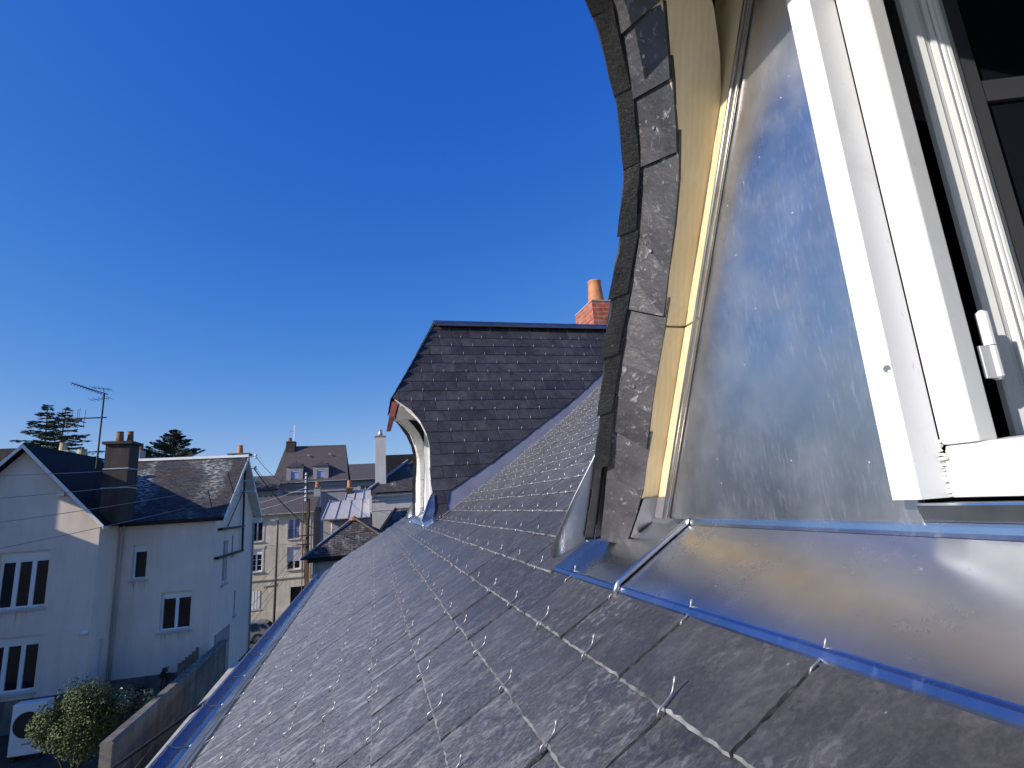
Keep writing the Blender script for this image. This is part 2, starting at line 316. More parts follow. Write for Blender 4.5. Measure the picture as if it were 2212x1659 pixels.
class MB:
    def __init__(s): s.v = []; s.f = []; s.m = []; s.uv = []
    def face(s, pts, mi=0, uv=None):
        b = len(s.v); s.v += [tuple(p) for p in pts]; s.f.append(tuple(range(b, b+len(pts)))); s.m.append(mi)
        s.uv.append(uv if uv else [(0, 0)]*len(pts))
    def addv(s, pts):
        b = len(s.v); s.v += [tuple(p) for p in pts]; return b
    def addf(s, f, mi=0): s.f.append(tuple(f)); s.m.append(mi); s.uv.append([(0, 0)]*len(f))
    def hexa(s, p, mi=0):     # 8 corners: bottom 0-3 (ccw from above), top 4-7
        b = s.addv(p)
        c = sum((Vector(q) for q in p), Vector())/8
        for f in ((0, 3, 2, 1), (4, 5, 6, 7), (0, 1, 5, 4), (1, 2, 6, 5), (2, 3, 7, 6), (3, 0, 4, 7)):
            q = [Vector(p[i]) for i in f]
            nrm = (q[1]-q[0]).cross(q[2]-q[1])
            if nrm.dot((q[0]+q[1]+q[2]+q[3])/4-c) < 0: f = f[::-1]
            uvs = []
            for i in f:
                P = Vector(p[i]); nn = nrm.normalized() if nrm.length > 1e-12 else Vector((0, 0, 1))
                if abs(nn.z) > 0.7: uvs.append((P.x, P.y))
                elif abs(nn.y) > abs(nn.x): uvs.append((P.x, P.z))
                else: uvs.append((P.y, P.z))
            s.f.append(tuple(b+i for i in f)); s.m.append(mi); s.uv.append(uvs)
    def box(s, x0, x1, y0, y1, z0, z1, mi=0):
        x0, x1 = min(x0, x1), max(x0, x1); y0, y1 = min(y0, y1), max(y0, y1); z0, z1 = min(z0, z1), max(z0, z1)
        s.hexa([(x0, y0, z0), (x1, y0, z0), (x1, y1, z0), (x0, y1, z0), (x0, y0, z1), (x1, y0, z1), (x1, y1, z1), (x0, y1, z1)], mi)
    def tube(s, path, r, n=8, mi=0, cap=True, rr=None):
        path = [Vector(p) for p in path]; rings = []
        up = Vector((0, 0, 1))
        for i, p in enumerate(path):
            t = (path[min(i+1, len(path)-1)] - path[max(i-1, 0)]).normalized()
            a = t.cross(up)
            if a.length < 0.05: a = t.cross(Vector((1, 0, 0)))
            a.normalize(); b_ = t.cross(a).normalized()
            R = rr[i] if rr else r
            rings.append(s.addv([p + a*cos(2*pi*k/n)*R + b_*sin(2*pi*k/n)*R for k in range(n)]))
        for i in range(len(rings)-1):
            for k in range(n): s.addf((rings[i]+k, rings[i]+(k+1) % n, rings[i+1]+(k+1) % n, rings[i+1]+k), mi)
        if cap: s.addf(tuple(rings[0]+k for k in range(n))[::-1], mi); s.addf(tuple(rings[-1]+k for k in range(n)), mi)
    def lathe(s, c, prof, n=16, mi=0):      # profile (r, z) about a vertical axis through c
        rings = [s.addv([(c[0]+r*cos(2*pi*k/n), c[1]+r*sin(2*pi*k/n), c[2]+z) for k in range(n)]) for r, z in prof]
        for i in range(len(rings)-1):
            for k in range(n): s.addf((rings[i]+k, rings[i]+(k+1) % n, rings[i+1]+(k+1) % n, rings[i+1]+k), mi)
    def slabpoly(s, pts, nrm, t, mi=0, mj=None, inset=0.0):   # flat polygon given a thickness below it
        pts = [Vector(p) for p in pts]; nrm = Vector(nrm).normalized(); n = len(pts)
        c = sum(pts, Vector())/n
        top = [p + (c-p).normalized()*inset for p in pts] if inset else pts
        a = s.addv(top); b = s.addv([p - nrm*t for p in pts])
        s.f.append(tuple(range(a, a+n))); s.m.append(mi)
        s.uv.append([(p.x, p.z) for p in pts])
        s.addf(tuple(range(b+n-1, b-1, -1)), mi)
        for k in range(n): s.addf((a+k, b+k, b+(k+1) % n, a+(k+1) % n), mi if mj is None else mj)
    def build(s, name, mats, parent=None, smooth=False, fix=True, kind=None):
        if not isinstance(mats, (list, tuple)): mats = [mats]
        org = ORG[parent] if parent else None
        if org is None:
            n = len(s.v); org = Vector((sum(p[0] for p in s.v)/n, sum(p[1] for p in s.v)/n, min(p[2] for p in s.v)))
        me = bpy.data.meshes.new(name)
        me.from_pydata([(p[0]-org.x, p[1]-org.y, p[2]-org.z) for p in s.v], [], s.f)
        for m in mats: me.materials.append(m)
        me.polygons.foreach_set('material_index', s.m)
        ul = me.uv_layers.new(name='UVMap'); flat = []
        for u in s.uv:
            for a in u: flat += [a[0], a[1]]
        ul.data.foreach_set('uv', flat)
        if smooth: me.polygons.foreach_set('use_smooth', [True]*len(s.f))
        me.update()
        if fix:
            bm = bmesh.new(); bm.from_mesh(me); bmesh.ops.recalc_face_normals(bm, faces=bm.faces); bm.to_mesh(me); bm.free()
        o = bpy.data.objects.new(name, me); COL.objects.link(o); place(o, org, parent)
        if kind: o['kind'] = kind
        return o
def quadroof(mb, e0, e1, r1, r0, t=0.12, mi=0):
    """roof plane: eave e0->e1, top r0..r1 (r1 above e1), UV in metres, thickness t"""
    e0, e1, r1, r0 = map(Vector, (e0, e1, r1, r0))
    U = (e1-e0).normalized(); nr = U.cross(r0-e0)
    if nr.length < 1e-6: nr = U.cross(r1-e0)
    nr.normalize(); V = nr.cross(U).normalized()
    if nr.z < 0: nr = -nr
    pts = [e0, e1, r1] + ([r0] if (r0-r1).length > 1e-4 else [])
    uv = [((p-e0).dot(U), abs((p-e0).dot(V))) for p in pts]
    a = mb.addv(pts); n = len(pts); mb.f.append(tuple(range(a, a+n))); mb.m.append(mi); mb.uv.append(uv)
    b = mb.addv([p-nr*t for p in pts]); mb.addf(tuple(range(b+n-1, b-1, -1)), mi)
    for k in range(n):
        mb.f.append((a+k, b+k, b+(k+1) % n, a+(k+1) % n)); mb.m.append(mi); mb.uv.append([(0, 0), (0, .05), (.05, .05), (.05, 0)])
def wall_y(mb, x0, x1, z0, z1, Y, holes, depth=0.18, mi=0):
    """wall face towards -Y with real window openings and reveals"""
    xs = sorted({x0, x1, *[h[0] for h in holes], *[h[1] for h in holes]}); zs = sorted({z0, z1, *[h[2] for h in holes], *[h[3] for h in holes]})
    for i in range(len(xs)-1):
        for j in range(len(zs)-1):
            cx, cz = (xs[i]+xs[i+1])/2, (zs[j]+zs[j+1])/2
            if any(h[0] < cx < h[1] and h[2] < cz < h[3] for h in holes): continue
            if cx < x0 or cx > x1 or cz < z0 or cz > z1: continue
            mb.face([(xs[i], Y, zs[j]), (xs[i+1], Y, zs[j]), (xs[i+1], Y, zs[j+1]), (xs[i], Y, zs[j+1])], mi, [(xs[i], zs[j]), (xs[i+1], zs[j]), (xs[i+1], zs[j+1]), (xs[i], zs[j+1])])
    for a, b, c, d in holes:
        for q in ([(a, Y, c), (a, Y+depth, c), (a, Y+depth, d), (a, Y, d)], [(b, Y, c), (b, Y, d), (b, Y+depth, d), (b, Y+depth, c)],
                  [(a, Y, c), (b, Y, c), (b, Y+depth, c), (a, Y+depth, c)], [(a, Y, d), (a, Y+depth, d), (b, Y+depth, d), (b, Y, d)]): mb.face(q, mi)
def wall_x(mb, y0, y1, z0, z1, X, holes, depth=0.18, mi=0):
    """wall face towards +X with openings"""
    ys = sorted({y0, y1, *[h[0] for h in holes], *[h[1] for h in holes]}); zs = sorted({z0, z1, *[h[2] for h in holes], *[h[3] for h in holes]})
    for i in range(len(ys)-1):
        for j in range(len(zs)-1):
            cy, cz = (ys[i]+ys[i+1])/2, (zs[j]+zs[j+1])/2
            if any(h[0] < cy < h[1] and h[2] < cz < h[3] for h in holes): continue
            mb.face([(X, ys[i], zs[j]), (X, ys[i+1], zs[j]), (X, ys[i+1], zs[j+1]), (X, ys[i], zs[j+1])], mi)
    for a, b, c, d in holes:
        for q in ([(X, a, c), (X-depth, a, c), (X-depth, a, d), (X, a, d)], [(X, b, c), (X, b, d), (X-depth, b, d), (X-depth, b, c)],
                  [(X, a, c), (X, b, c), (X-depth, b, c), (X-depth, a, c)], [(X, a, d), (X-depth, a, d), (X-depth, b, d), (X, b, d)]): mb.face(q, mi)
def window_y(parent, x0, x1, z0, z1, Y, n=2, depth=0.16, sill=None, fr=0.055, bars=0, glass='glass', box=0.0, frame='white', drop=None, railing=False):
    """casement window in an opening facing -Y: frame (> pane, sill)"""
    f = MB(); zt = z1-box
    yf = Y+depth-0.05
    f.box(x0, x0+fr, yf, yf+0.05, z0, zt); f.box(x1-fr, x1, yf, yf+0.05, z0, zt)
    f.box(x0+fr, x1-fr, yf, yf+0.05, z0, z0+fr); f.box(x0+fr, x1-fr, yf, yf+0.05, zt-fr, zt)
    for k in range(1, n):
        c = x0+(x1-x0)*k/n; f.box(c-fr*0.9, c+fr*0.9, yf-0.012, yf+0.05, z0+fr, zt-fr)
    for k in range(1, bars+1):
        c = z0+(zt-z0)*k/(bars+1); f.box(x0+fr, x1-fr, yf+0.01, yf+0.04, c-0.015, c+0.015)
    if box: f.box(x0, x1, yf-0.03, yf+0.05, zt, z1)
    w_ = f.build('window', M[frame], parent)
    p = MB(); p.face([(x0, yf+0.03, z0), (x1, yf+0.03, z0), (x1, yf+0.03, z1), (x0, yf+0.03, z1)]); p.build('pane', M[glass], w_)
    if sill:
        s_ = MB(); s_.hexa([(x0-0.08, Y-sill, z0-0.09), (x1+0.08, Y-sill, z0-0.09), (x1+0.08, Y+depth-0.05, z0-0.09), (x0-0.08, Y+depth-0.05, z0-0.09),
                            (x0-0.08, Y-sill, z0-0.03), (x1+0.08, Y-sill, z0-0.03), (x1+0.08, Y+depth-0.05, z0+0.005), (x0-0.08, Y+depth-0.05, z0+0.005)]); s_.build('sill', M['render_trim'], w_)
    if drop:
        d = MB()
        k = z1
        while k > drop: d.box(x0+0.01, x1-0.01, yf-0.03, yf-0.012, k-0.045, k-0.004); k -= 0.05
        d.build('roller_blind', M['shutter'], w_)
    if railing:
        g = MB(); g.box(x0, x1, Y+0.01, Y+0.03, z0+0.78, z0+0.81); g.box(x0, x1, Y+0.01, Y+0.03, z0+0.08, z0+0.10)
        k = x0+0.05
        while k < x1: g.box(k, k+0.012, Y+0.012, Y+0.028, z0+0.1, z0+0.78); k += 0.11
        g.build('railing', M['iron'], w_)
    return w_
def interp(tab, z):
    if z <= tab[0][0]: return tab[0][1]
    for (a, b), (c, d) in zip(tab, tab[1:]):
        if z <= c: return b+(d-b)*(z-a)/(c-a)
    return tab[-1][1]

# ------------------------------------------------------------------ ground (structure)
def ground_z(y):
    return interp([(-60, -6.0), (21, -6.05), (24, -6.25), (31, -6.3), (42, -9.5), (300, -9.9), (2500, -9.9)], y)
mb = MB(); ys = [-2500, -60, 0, 12, 21, 24, 31, 36, 42, 60, 120, 300, 2500]; xs = [-2500, -300, -60, -20, -5, 10, 60, 300, 2500]
for j in range(len(ys)-1):
    for i in range(len(xs)-1):
        mb.face([(xs[i], ys[j], ground_z(ys[j])), (xs[i+1], ys[j], ground_z(ys[j])), (xs[i+1], ys[j+1], ground_z(ys[j+1])), (xs[i], ys[j+1], ground_z(ys[j+1]))])
tag(mb.build('ground', M['soil']), 'dark garden soil and turf between the houses', kind='structure')
mb = MB()
def strip(mb, x0, x1, y0, y1, dz):
    cuts = sorted({y0, y1, *[c for c in (31, 42) if y0 < c < y1]})
    for a, b in zip(cuts, cuts[1:]):
        mb.face([(x0, a, ground_z(a)+dz), (x1, a, ground_z(a)+dz), (x1, b, ground_z(b)+dz), (x0, b, ground_z(b)+dz)])
strip(mb, -60, 60, 43, 51.5, 0.006); strip(mb, -5.9, -1.2, 26, 43, 0.006)
tag(mb.build('street', M['asphalt']), 'grey asphalt street in front of the beige house', kind='structure')
mb = MB(); mb.box(-60, 60, 51.5, 53.96, -9.6, -9.38)
tag(mb.build('pavement', M['paving']), 'narrow pavement along the beige house front', kind='structure')
mb = MB(); strip(mb, -5.2, -0.6, 10, 26, 0.006)
tag(mb.build('path', M['paving']), 'paved passage beside the garden wall', kind='structure')

# ------------------------------------------------------------------ own house: the slate roof, gutter and two dormers
house = thing('town_house', 'town house with a new slate roof and two curved dormers, in the foreground', 'house', (2.0, 3.0, -6.1))
PROF = [(-0.60, -0.768), (-0.30, -0.602), (0.0, -0.428), (0.414, -0.182), (0.582, -0.078), (1.10, 0.238), (1.92, 0.797), (2.67, 1.372), (5.2, 3.40)]
def zr(x):
    if x <= PROF[0][0]: return PROF[0][1]+(x-PROF[0][0])*0.55
    return interp(PROF, x)
# arc length table with v = 0 at x = .414
ARC = []; _a = 0; _px = (0.414, zr(0.414)); _x = 0.414
while _x < 5.19:
    _x += 0.004; z_ = zr(_x); _a += math.hypot(_x-_px[0], z_-_px[1]); _px = (_x, z_); ARC.append((_a, _x))
_a = 0; _px = (0.414, zr(0.414)); _x = 0.414; low = []
while _x > -0.62:
    _x -= 0.004; z_ = zr(_x); _a += math.hypot(_x-_px[0], z_-_px[1]); _px = (_x, z_); low.append((-_a, _x))
ARC = low[::-1]+[(0, 0.414)]+ARC
def xv(v): return interp(ARC, v)
YC1, YC2 = 0.10, 5.50
XW = 0.582                             # front wall plane of the dormers
def cheek(z): return 1.065-0.507*(z+0.15)  # half width of the dormer's slated sides at height z
C_T = [(-0.12, .455), (0.09, .465), (0.27, .460), (0.35, .460), (0.43, .466), (0.55, .470), (0.60, .467), (0.67, .446), (0.71, .430), (0.80, .382), (0.85, .350), (0.89, .315), (0.95, .262), (1.0, .185)]
B_T = [(-0.11, .495), (0.0, .49), (0.10, .486), (0.24, .483), (0.33, .488), (0.41, .493), (0.53, .497), (0.595, .488), (0.65, .475), (0.70, .457), (0.79, .422), (0.82, .408), (0.87, .362), (0.92, .305), (0.97, .245), (1.0, .205)]
A_T = [(-0.11, .528), (-0.013, .545), (0.09, .543), (0.145, .540), (0.21, .538), (0.32, .538), (0.38, .534), (0.425, .531), (0.50, .525), (0.573, .514), (0.62, .498), (0.664, .482), (0.72, .462), (0.752, .450), (0.82, .405), (0.87, .358), (0.92, .302), (0.98, .235)]
R_T = [(0.60, .578), (0.65, .577), (0.70, .563), (0.73, .549), (0.763, .536), (0.82, .500), (0.88, .450), (0.93, .400), (0.97, .355)]  # rear edge of the curved board
def yA(z): return 0.919-0.567*z
def yB(z): return 1.05-0.5*(z+0.15)

def jag(p, q, seg, amp, rng):
    """points from p (included) towards q (excluded) along a hand-cut edge"""
    p, q = Vector(p), Vector(q); L = (q-p).length; n = max(1, int(L/seg)); d = (q-p)/max(L, 1e-9)
    return [(p+(q-p)*(i/n), (0 if i == 0 else rng.uniform(-amp, amp))) for i in range(n)], d
def slate(mb, c, nrm, t, seg=0.02, amp=0.0012, rng=random, bev=0.003, pale=-1):
    """one slate: outline c (quad, ccw seen along -nrm), chipped edges, thickness t"""
    nrm = Vector(nrm).normalized(); out = []; inn = []
    n = len(c); ctr = sum((Vector(p) for p in c), Vector())/n; em = []
    for i in range(n):
        pts, d = jag(c[i], c[(i+1) % n], seg, amp, rng); o = d.cross(nrm)
        for P, a in pts:
            P = P+o*a; out.append(P); em.append(2 if i == pale else 1)
            w_ = bev*rng.uniform(0.5, 1.5)*(1.9 if i == pale else 1); e = ctr-P; L = e.length
            inn.append(P + e*(min(w_*1.3/L, 0.3) if L > 1e-6 else 0))
    k = len(out)
    a = mb.addv([p+nrm*t for p in inn]); b = mb.addv([p+nrm*t*0.35 for p in out]); d_ = mb.addv(out)
    mb.addf(range(a, a+k), 0)
    for i in range(k):
        j = (i+1) % k
        mb.addf((a+i, b+i, b+j, a+j), em[i]); mb.addf((b+i, d_+i, d_+j, b+j), 1)
HOOKS = []
def hook_mesh(seg=6, r=0.0016):
    m_ = MB()
    path = [(0.004, 0, -0.006), (-0.004, 0.001, -0.006), (-0.0085, 0, -0.001), (-0.009, -0.001, 0.005), (-0.004, -0.002, 0.0085), (0.005, -0.001, 0.0075), (0.014, 0.001, 0.0068), (0.021, 0.002, 0.0085), (0.026, 0.001, 0.013), (0.031, -0.001, 0.019)]
    m_.tube(path, r, seg)
    return m_
def roof_frame(v):
    x0 = xv(v); x1 = xv(v+0.24); T = Vector((x1-x0, 0, zr(x1)-zr(x0))).normalized(); N = Vector((-T.z, 0, T.x))
    return Vector((x0, 0, zr(x0))), T, N
def half(x):    # half width of the dormer footprint on the roof
    return cheek(zr(x))+0.02
EXP, WID = 0.12, 0.225
rng = random.Random(3)
mb = MB()
nrow_lo, nrow_hi = -9, 45
for k in range(nrow_lo, nrow_hi):
    v0 = k*EXP; O, T, N = roof_frame(v0)
    off = 0.466 + (0.1125 if k % 2 == 0 else 0.0)     # position of a joint
    L = 0.25
    j0 = int((-2.0-off)/WID)-1
    for j in range(j0, 60):
        ya, yb = off+j*WID, off+(j+1)*WID
        yend = 8.35-max(0, O.x+0.6)*0.05
        if ya < -2.0 or ya > yend: continue
        yb = min(yb, yend)
        if yb-ya < 0.03: continue
        vis = True
        for yc in (YC1, YC2):
            x = O.x
            if x > 0.40 and x < 0.60 and abs((ya+yb)/2-yc) < 1.16:
                if abs(ya-yc) < 1.16 and abs(yb-yc) < 1.16: vis = False
                elif ya < yc-1.16: yb = yc-1.16
                else: ya = yc+1.16
            elif x >= 0.60:
                h = half(x)+0.055
                h2 = half(xv(v0+EXP))+0.055
                if h > 0:
                    if abs(ya-yc) < h2-0.05 and abs(yb-yc) < h2-0.05: vis = False
        if not vis or yb-ya < 0.03: continue
        dj = rng.uniform(-0.0015, 0.0015); g = 0.0014
        lift = 0.0105+rng.uniform(-0.0012, 0.0012); tilt = rng.uniform(-0.0012, 0.0012)
        near = max(0.0, math.hypot(ya, O.x, O.z))
        b0 = O+N*lift
        c = [b0+T*dj+Vector((0, ya+g, 0))+N*tilt, b0+T*dj+Vector((0, yb-g, 0))-N*tilt, O+T*L+Vector((0, yb-g, 0)), O+T*L+Vector((0, ya+g, 0))]
        c = [c[0], c[3], c[2], c[1]]
        if near < 1.6: slate(mb, c, N, 0.0046+rng.uniform(-.0005, .001), 0.009, 0.0011, rng, 0.0013, 3)
        elif near < 3.2: slate(mb, c, N, 0.0048, 0.03, 0.0012, rng, 0.0015, 3)
        else: slate(mb, c, N, 0.0048, 0.12, 0.001, rng, 0.0016, 3)
        HOOKS.append(((b0+Vector((0, off+(j+0.5)*WID, 0))+N*0.001+T*dj), T, N, near, (off+(j+0.5)*WID)))
roof_o = mb.build('roof_slates', [M['slate'], M['slate_edge'], M['slate_lip']], house, fix=True)
roof_o['label'] = 'grey roof of hooked slates running down to the gutter'
# boarding under the slates
mb = MB()
pr = [p for p in PROF]
for (xa, za), (xb, zb) in zip(pr, pr[1:]):
    for ylo, yhi in ((-2.0, 8.33),):
        mb.hexa([(xa, ylo, za-0.06), (xb, ylo, zb-0.06), (xb, yhi, zb-0.06), (xa, yhi, za-0.06), (xa, ylo, za-0.004), (xb, ylo, zb-0.004), (xb, yhi, zb-0.004), (xa, yhi, za-0.004)])
mb.build('roof_boarding', M['dark_room'], house)
# apron-edge hooks sit on the zinc drip
for yc in (YC1, YC2):
    j = -8
    for j in range(-12, 40):
        y = 0.466+j*WID
        if abs(y-yc) < 1.14: HOOKS.append((Vector((0.4085, y, -0.1775)), Vector((0.85, 0, 0.527)), Vector((-0.527, 0, 0.85)), math.hypot(y, 0.45), y))
def vis_hook(h):
    P = h[0]
    if not (-0.2 < P.y): return False
    return True
HOOKS.sort(key=lambda h: h[3] + (100 if (h[0].y < 0.33) else 0))
hm = hook_mesh(8, 0.0014)
hm_me = None
for i, (P, T, N, d, y) in enumerate(HOOKS[:100]):
    Mx = Matrix((T, Vector((0, 1, 0)), N)).transposed().to_4x4()
    if i == 0:
        me = bpy.data.meshes.new('slate_hook'); me.from_pydata(hm.v, [], hm.f); me.materials.append(M['steel']); me.polygons.foreach_set('use_smooth', [True]*len(hm.f)); me.update(); hm_me = me
    o = bpy.data.objects.new('slate_hook', hm_me); COL.objects.link(o); o.parent = house
    o.matrix_local = Matrix.Translation(P-ORG[house]) @ Mx @ Matrix.Rotation(rng.uniform(-0.14, 0.14), 4, 'Z') @ Matrix.Scale(rng.uniform(0.85, 1.1), 4)
mb = MB(); hl = hook_mesh(4, 0.0012)
for P, T, N, d, y in HOOKS[100:]:
    if P.x > 3.4: continue
    Y_ = Vector((0, 1, 0)); b = mb.addv([P+T*q[0]+Y_*q[1]+N*q[2] for q in hl.v])
    for f in hl.f: mb.addf(tuple(b+i for i in f))
o = mb.build('slate_hooks', M['steel'], house, fix=False, kind='stuff')
o['label'] = 'many small wire slate hooks over the farther roof'
# eave: zinc drip and half-round gutter
mb = MB()
Y0, Y1 = -2.0, 8.36
mb.hexa([(-0.655, Y0, -0.812), (-0.57, Y0, -0.760), (-0.57, Y1, -0.760), (-0.655, Y1, -0.812), (-0.655, Y0, -0.806), (-0.57, Y0, -0.754), (-0.57, Y1, -0.754), (-0.655, Y1, -0.806)])
mb.build('eave_flashing', M['zinc_trim'], house)
gut = MB(); gx, gz, gr = -0.708, -0.838, 0.052
ringn = 12; segs = 40; rows = []
for i in range(segs+1):
    y = Y0+(Y1-Y0)*i/segs; jit = rng.uniform(-0.0015, 0.0015)
    row = [(gx+(gr)*cos(a)+jit, y, gz+gr*1.15*sin(a)+jit) for a in [pi+pi*k/ringn for k in range(ringn+1)]]
    rows.append(gut.addv(row)); n2 = gut.addv([(gx+(gr+0.003)*cos(a)+jit, y, gz+(gr+0.003)*1.15*sin(a)+jit) for a in [pi+pi*k/ringn for k in range(ringn+1)]]); rows.append(n2)
for i in range(segs):
    a, a2, b, b2 = rows[2*i], rows[2*i+1], rows[2*i+2], rows[2*i+3]
    for k in range(ringn): gut.addf((a+k, a+k+1, b+k+1, b+k)); gut.addf((a2+k, b2+k, b2+k+1, a2+k+1))
gut.face([(gx+gr*cos(a), Y1, gz+gr*1.15*sin(a)) for a in [pi+pi*k/ringn for k in range(ringn+1)]])
g_o = gut.build('gutter', M['zinc_blue'], house, smooth=True, fix=False)
bd = MB(); bd.tube([(gx-gr-0.003, Y0, gz+0.003), (gx-gr-0.003, Y1, gz+0.003)], 0.0065, 10); bd.build('rolled_lip', M['zinc_trim'], g_o, smooth=True)
yb_ = 0.25
while yb_ < 8.3:
    c = MB(); c.tube([(gx-gr-0.010, yb_, gz-0.01), (gx-gr-0.006, yb_, gz+0.009), (gx-gr+0.006, yb_, gz+0.009), (gx-gr+0.02, yb_, gz-0.004), (gx+gr*0.4, yb_, gz-0.006), (gx+gr+0.01, yb_, gz+0.02)], 0.0035, 6)
    c.build('gutter_bracket', M['zinc_ridge'], g_o); yb_ += 0.46
# walls under the roof
mb = MB(); mb.box(-0.50, 8.0, -4.0, 8.2, -9.6, -0.92); mb.build('wall', M['render_pale'], house)
mb = MB(); mb.hexa([(-0.5, 8.12, -0.95), (8, 8.12, -0.95), (8, 8.22, -0.95), (-0.5, 8.22, -0.95), (-0.5, 8.12, -0.78), (8, 8.12, 0.9), (8, 8.22, 0.9), (-0.5, 8.22, -0.78)]); mb.build('gable_wall', M['render_pale'], house)
# far chimney on the own roof, behind the second dormer
ch = MB(); ch.box(2.97, 3.55, 6.42, 7.05, 1.6, 2.64); cho = ch.build('chimney', M['brick'], house)
cp = MB(); cp.box(2.965, 3.555, 6.415, 7.055, 2.64, 2.655); cp.build('capping', M['render_pale'], cho)
cp = MB(); cp.lathe((3.13, 6.62, 2.655), [(0.125, 0), (0.115, 0.05), (0.10, 0.24), (0.092, 0.33), (0.098, 0.34), (0.098, 0.36), (0.07, 0.36), (0.07, 0.2)], 20); cp.build('chimney_pot', M['terracotta'], cho, smooth=True)

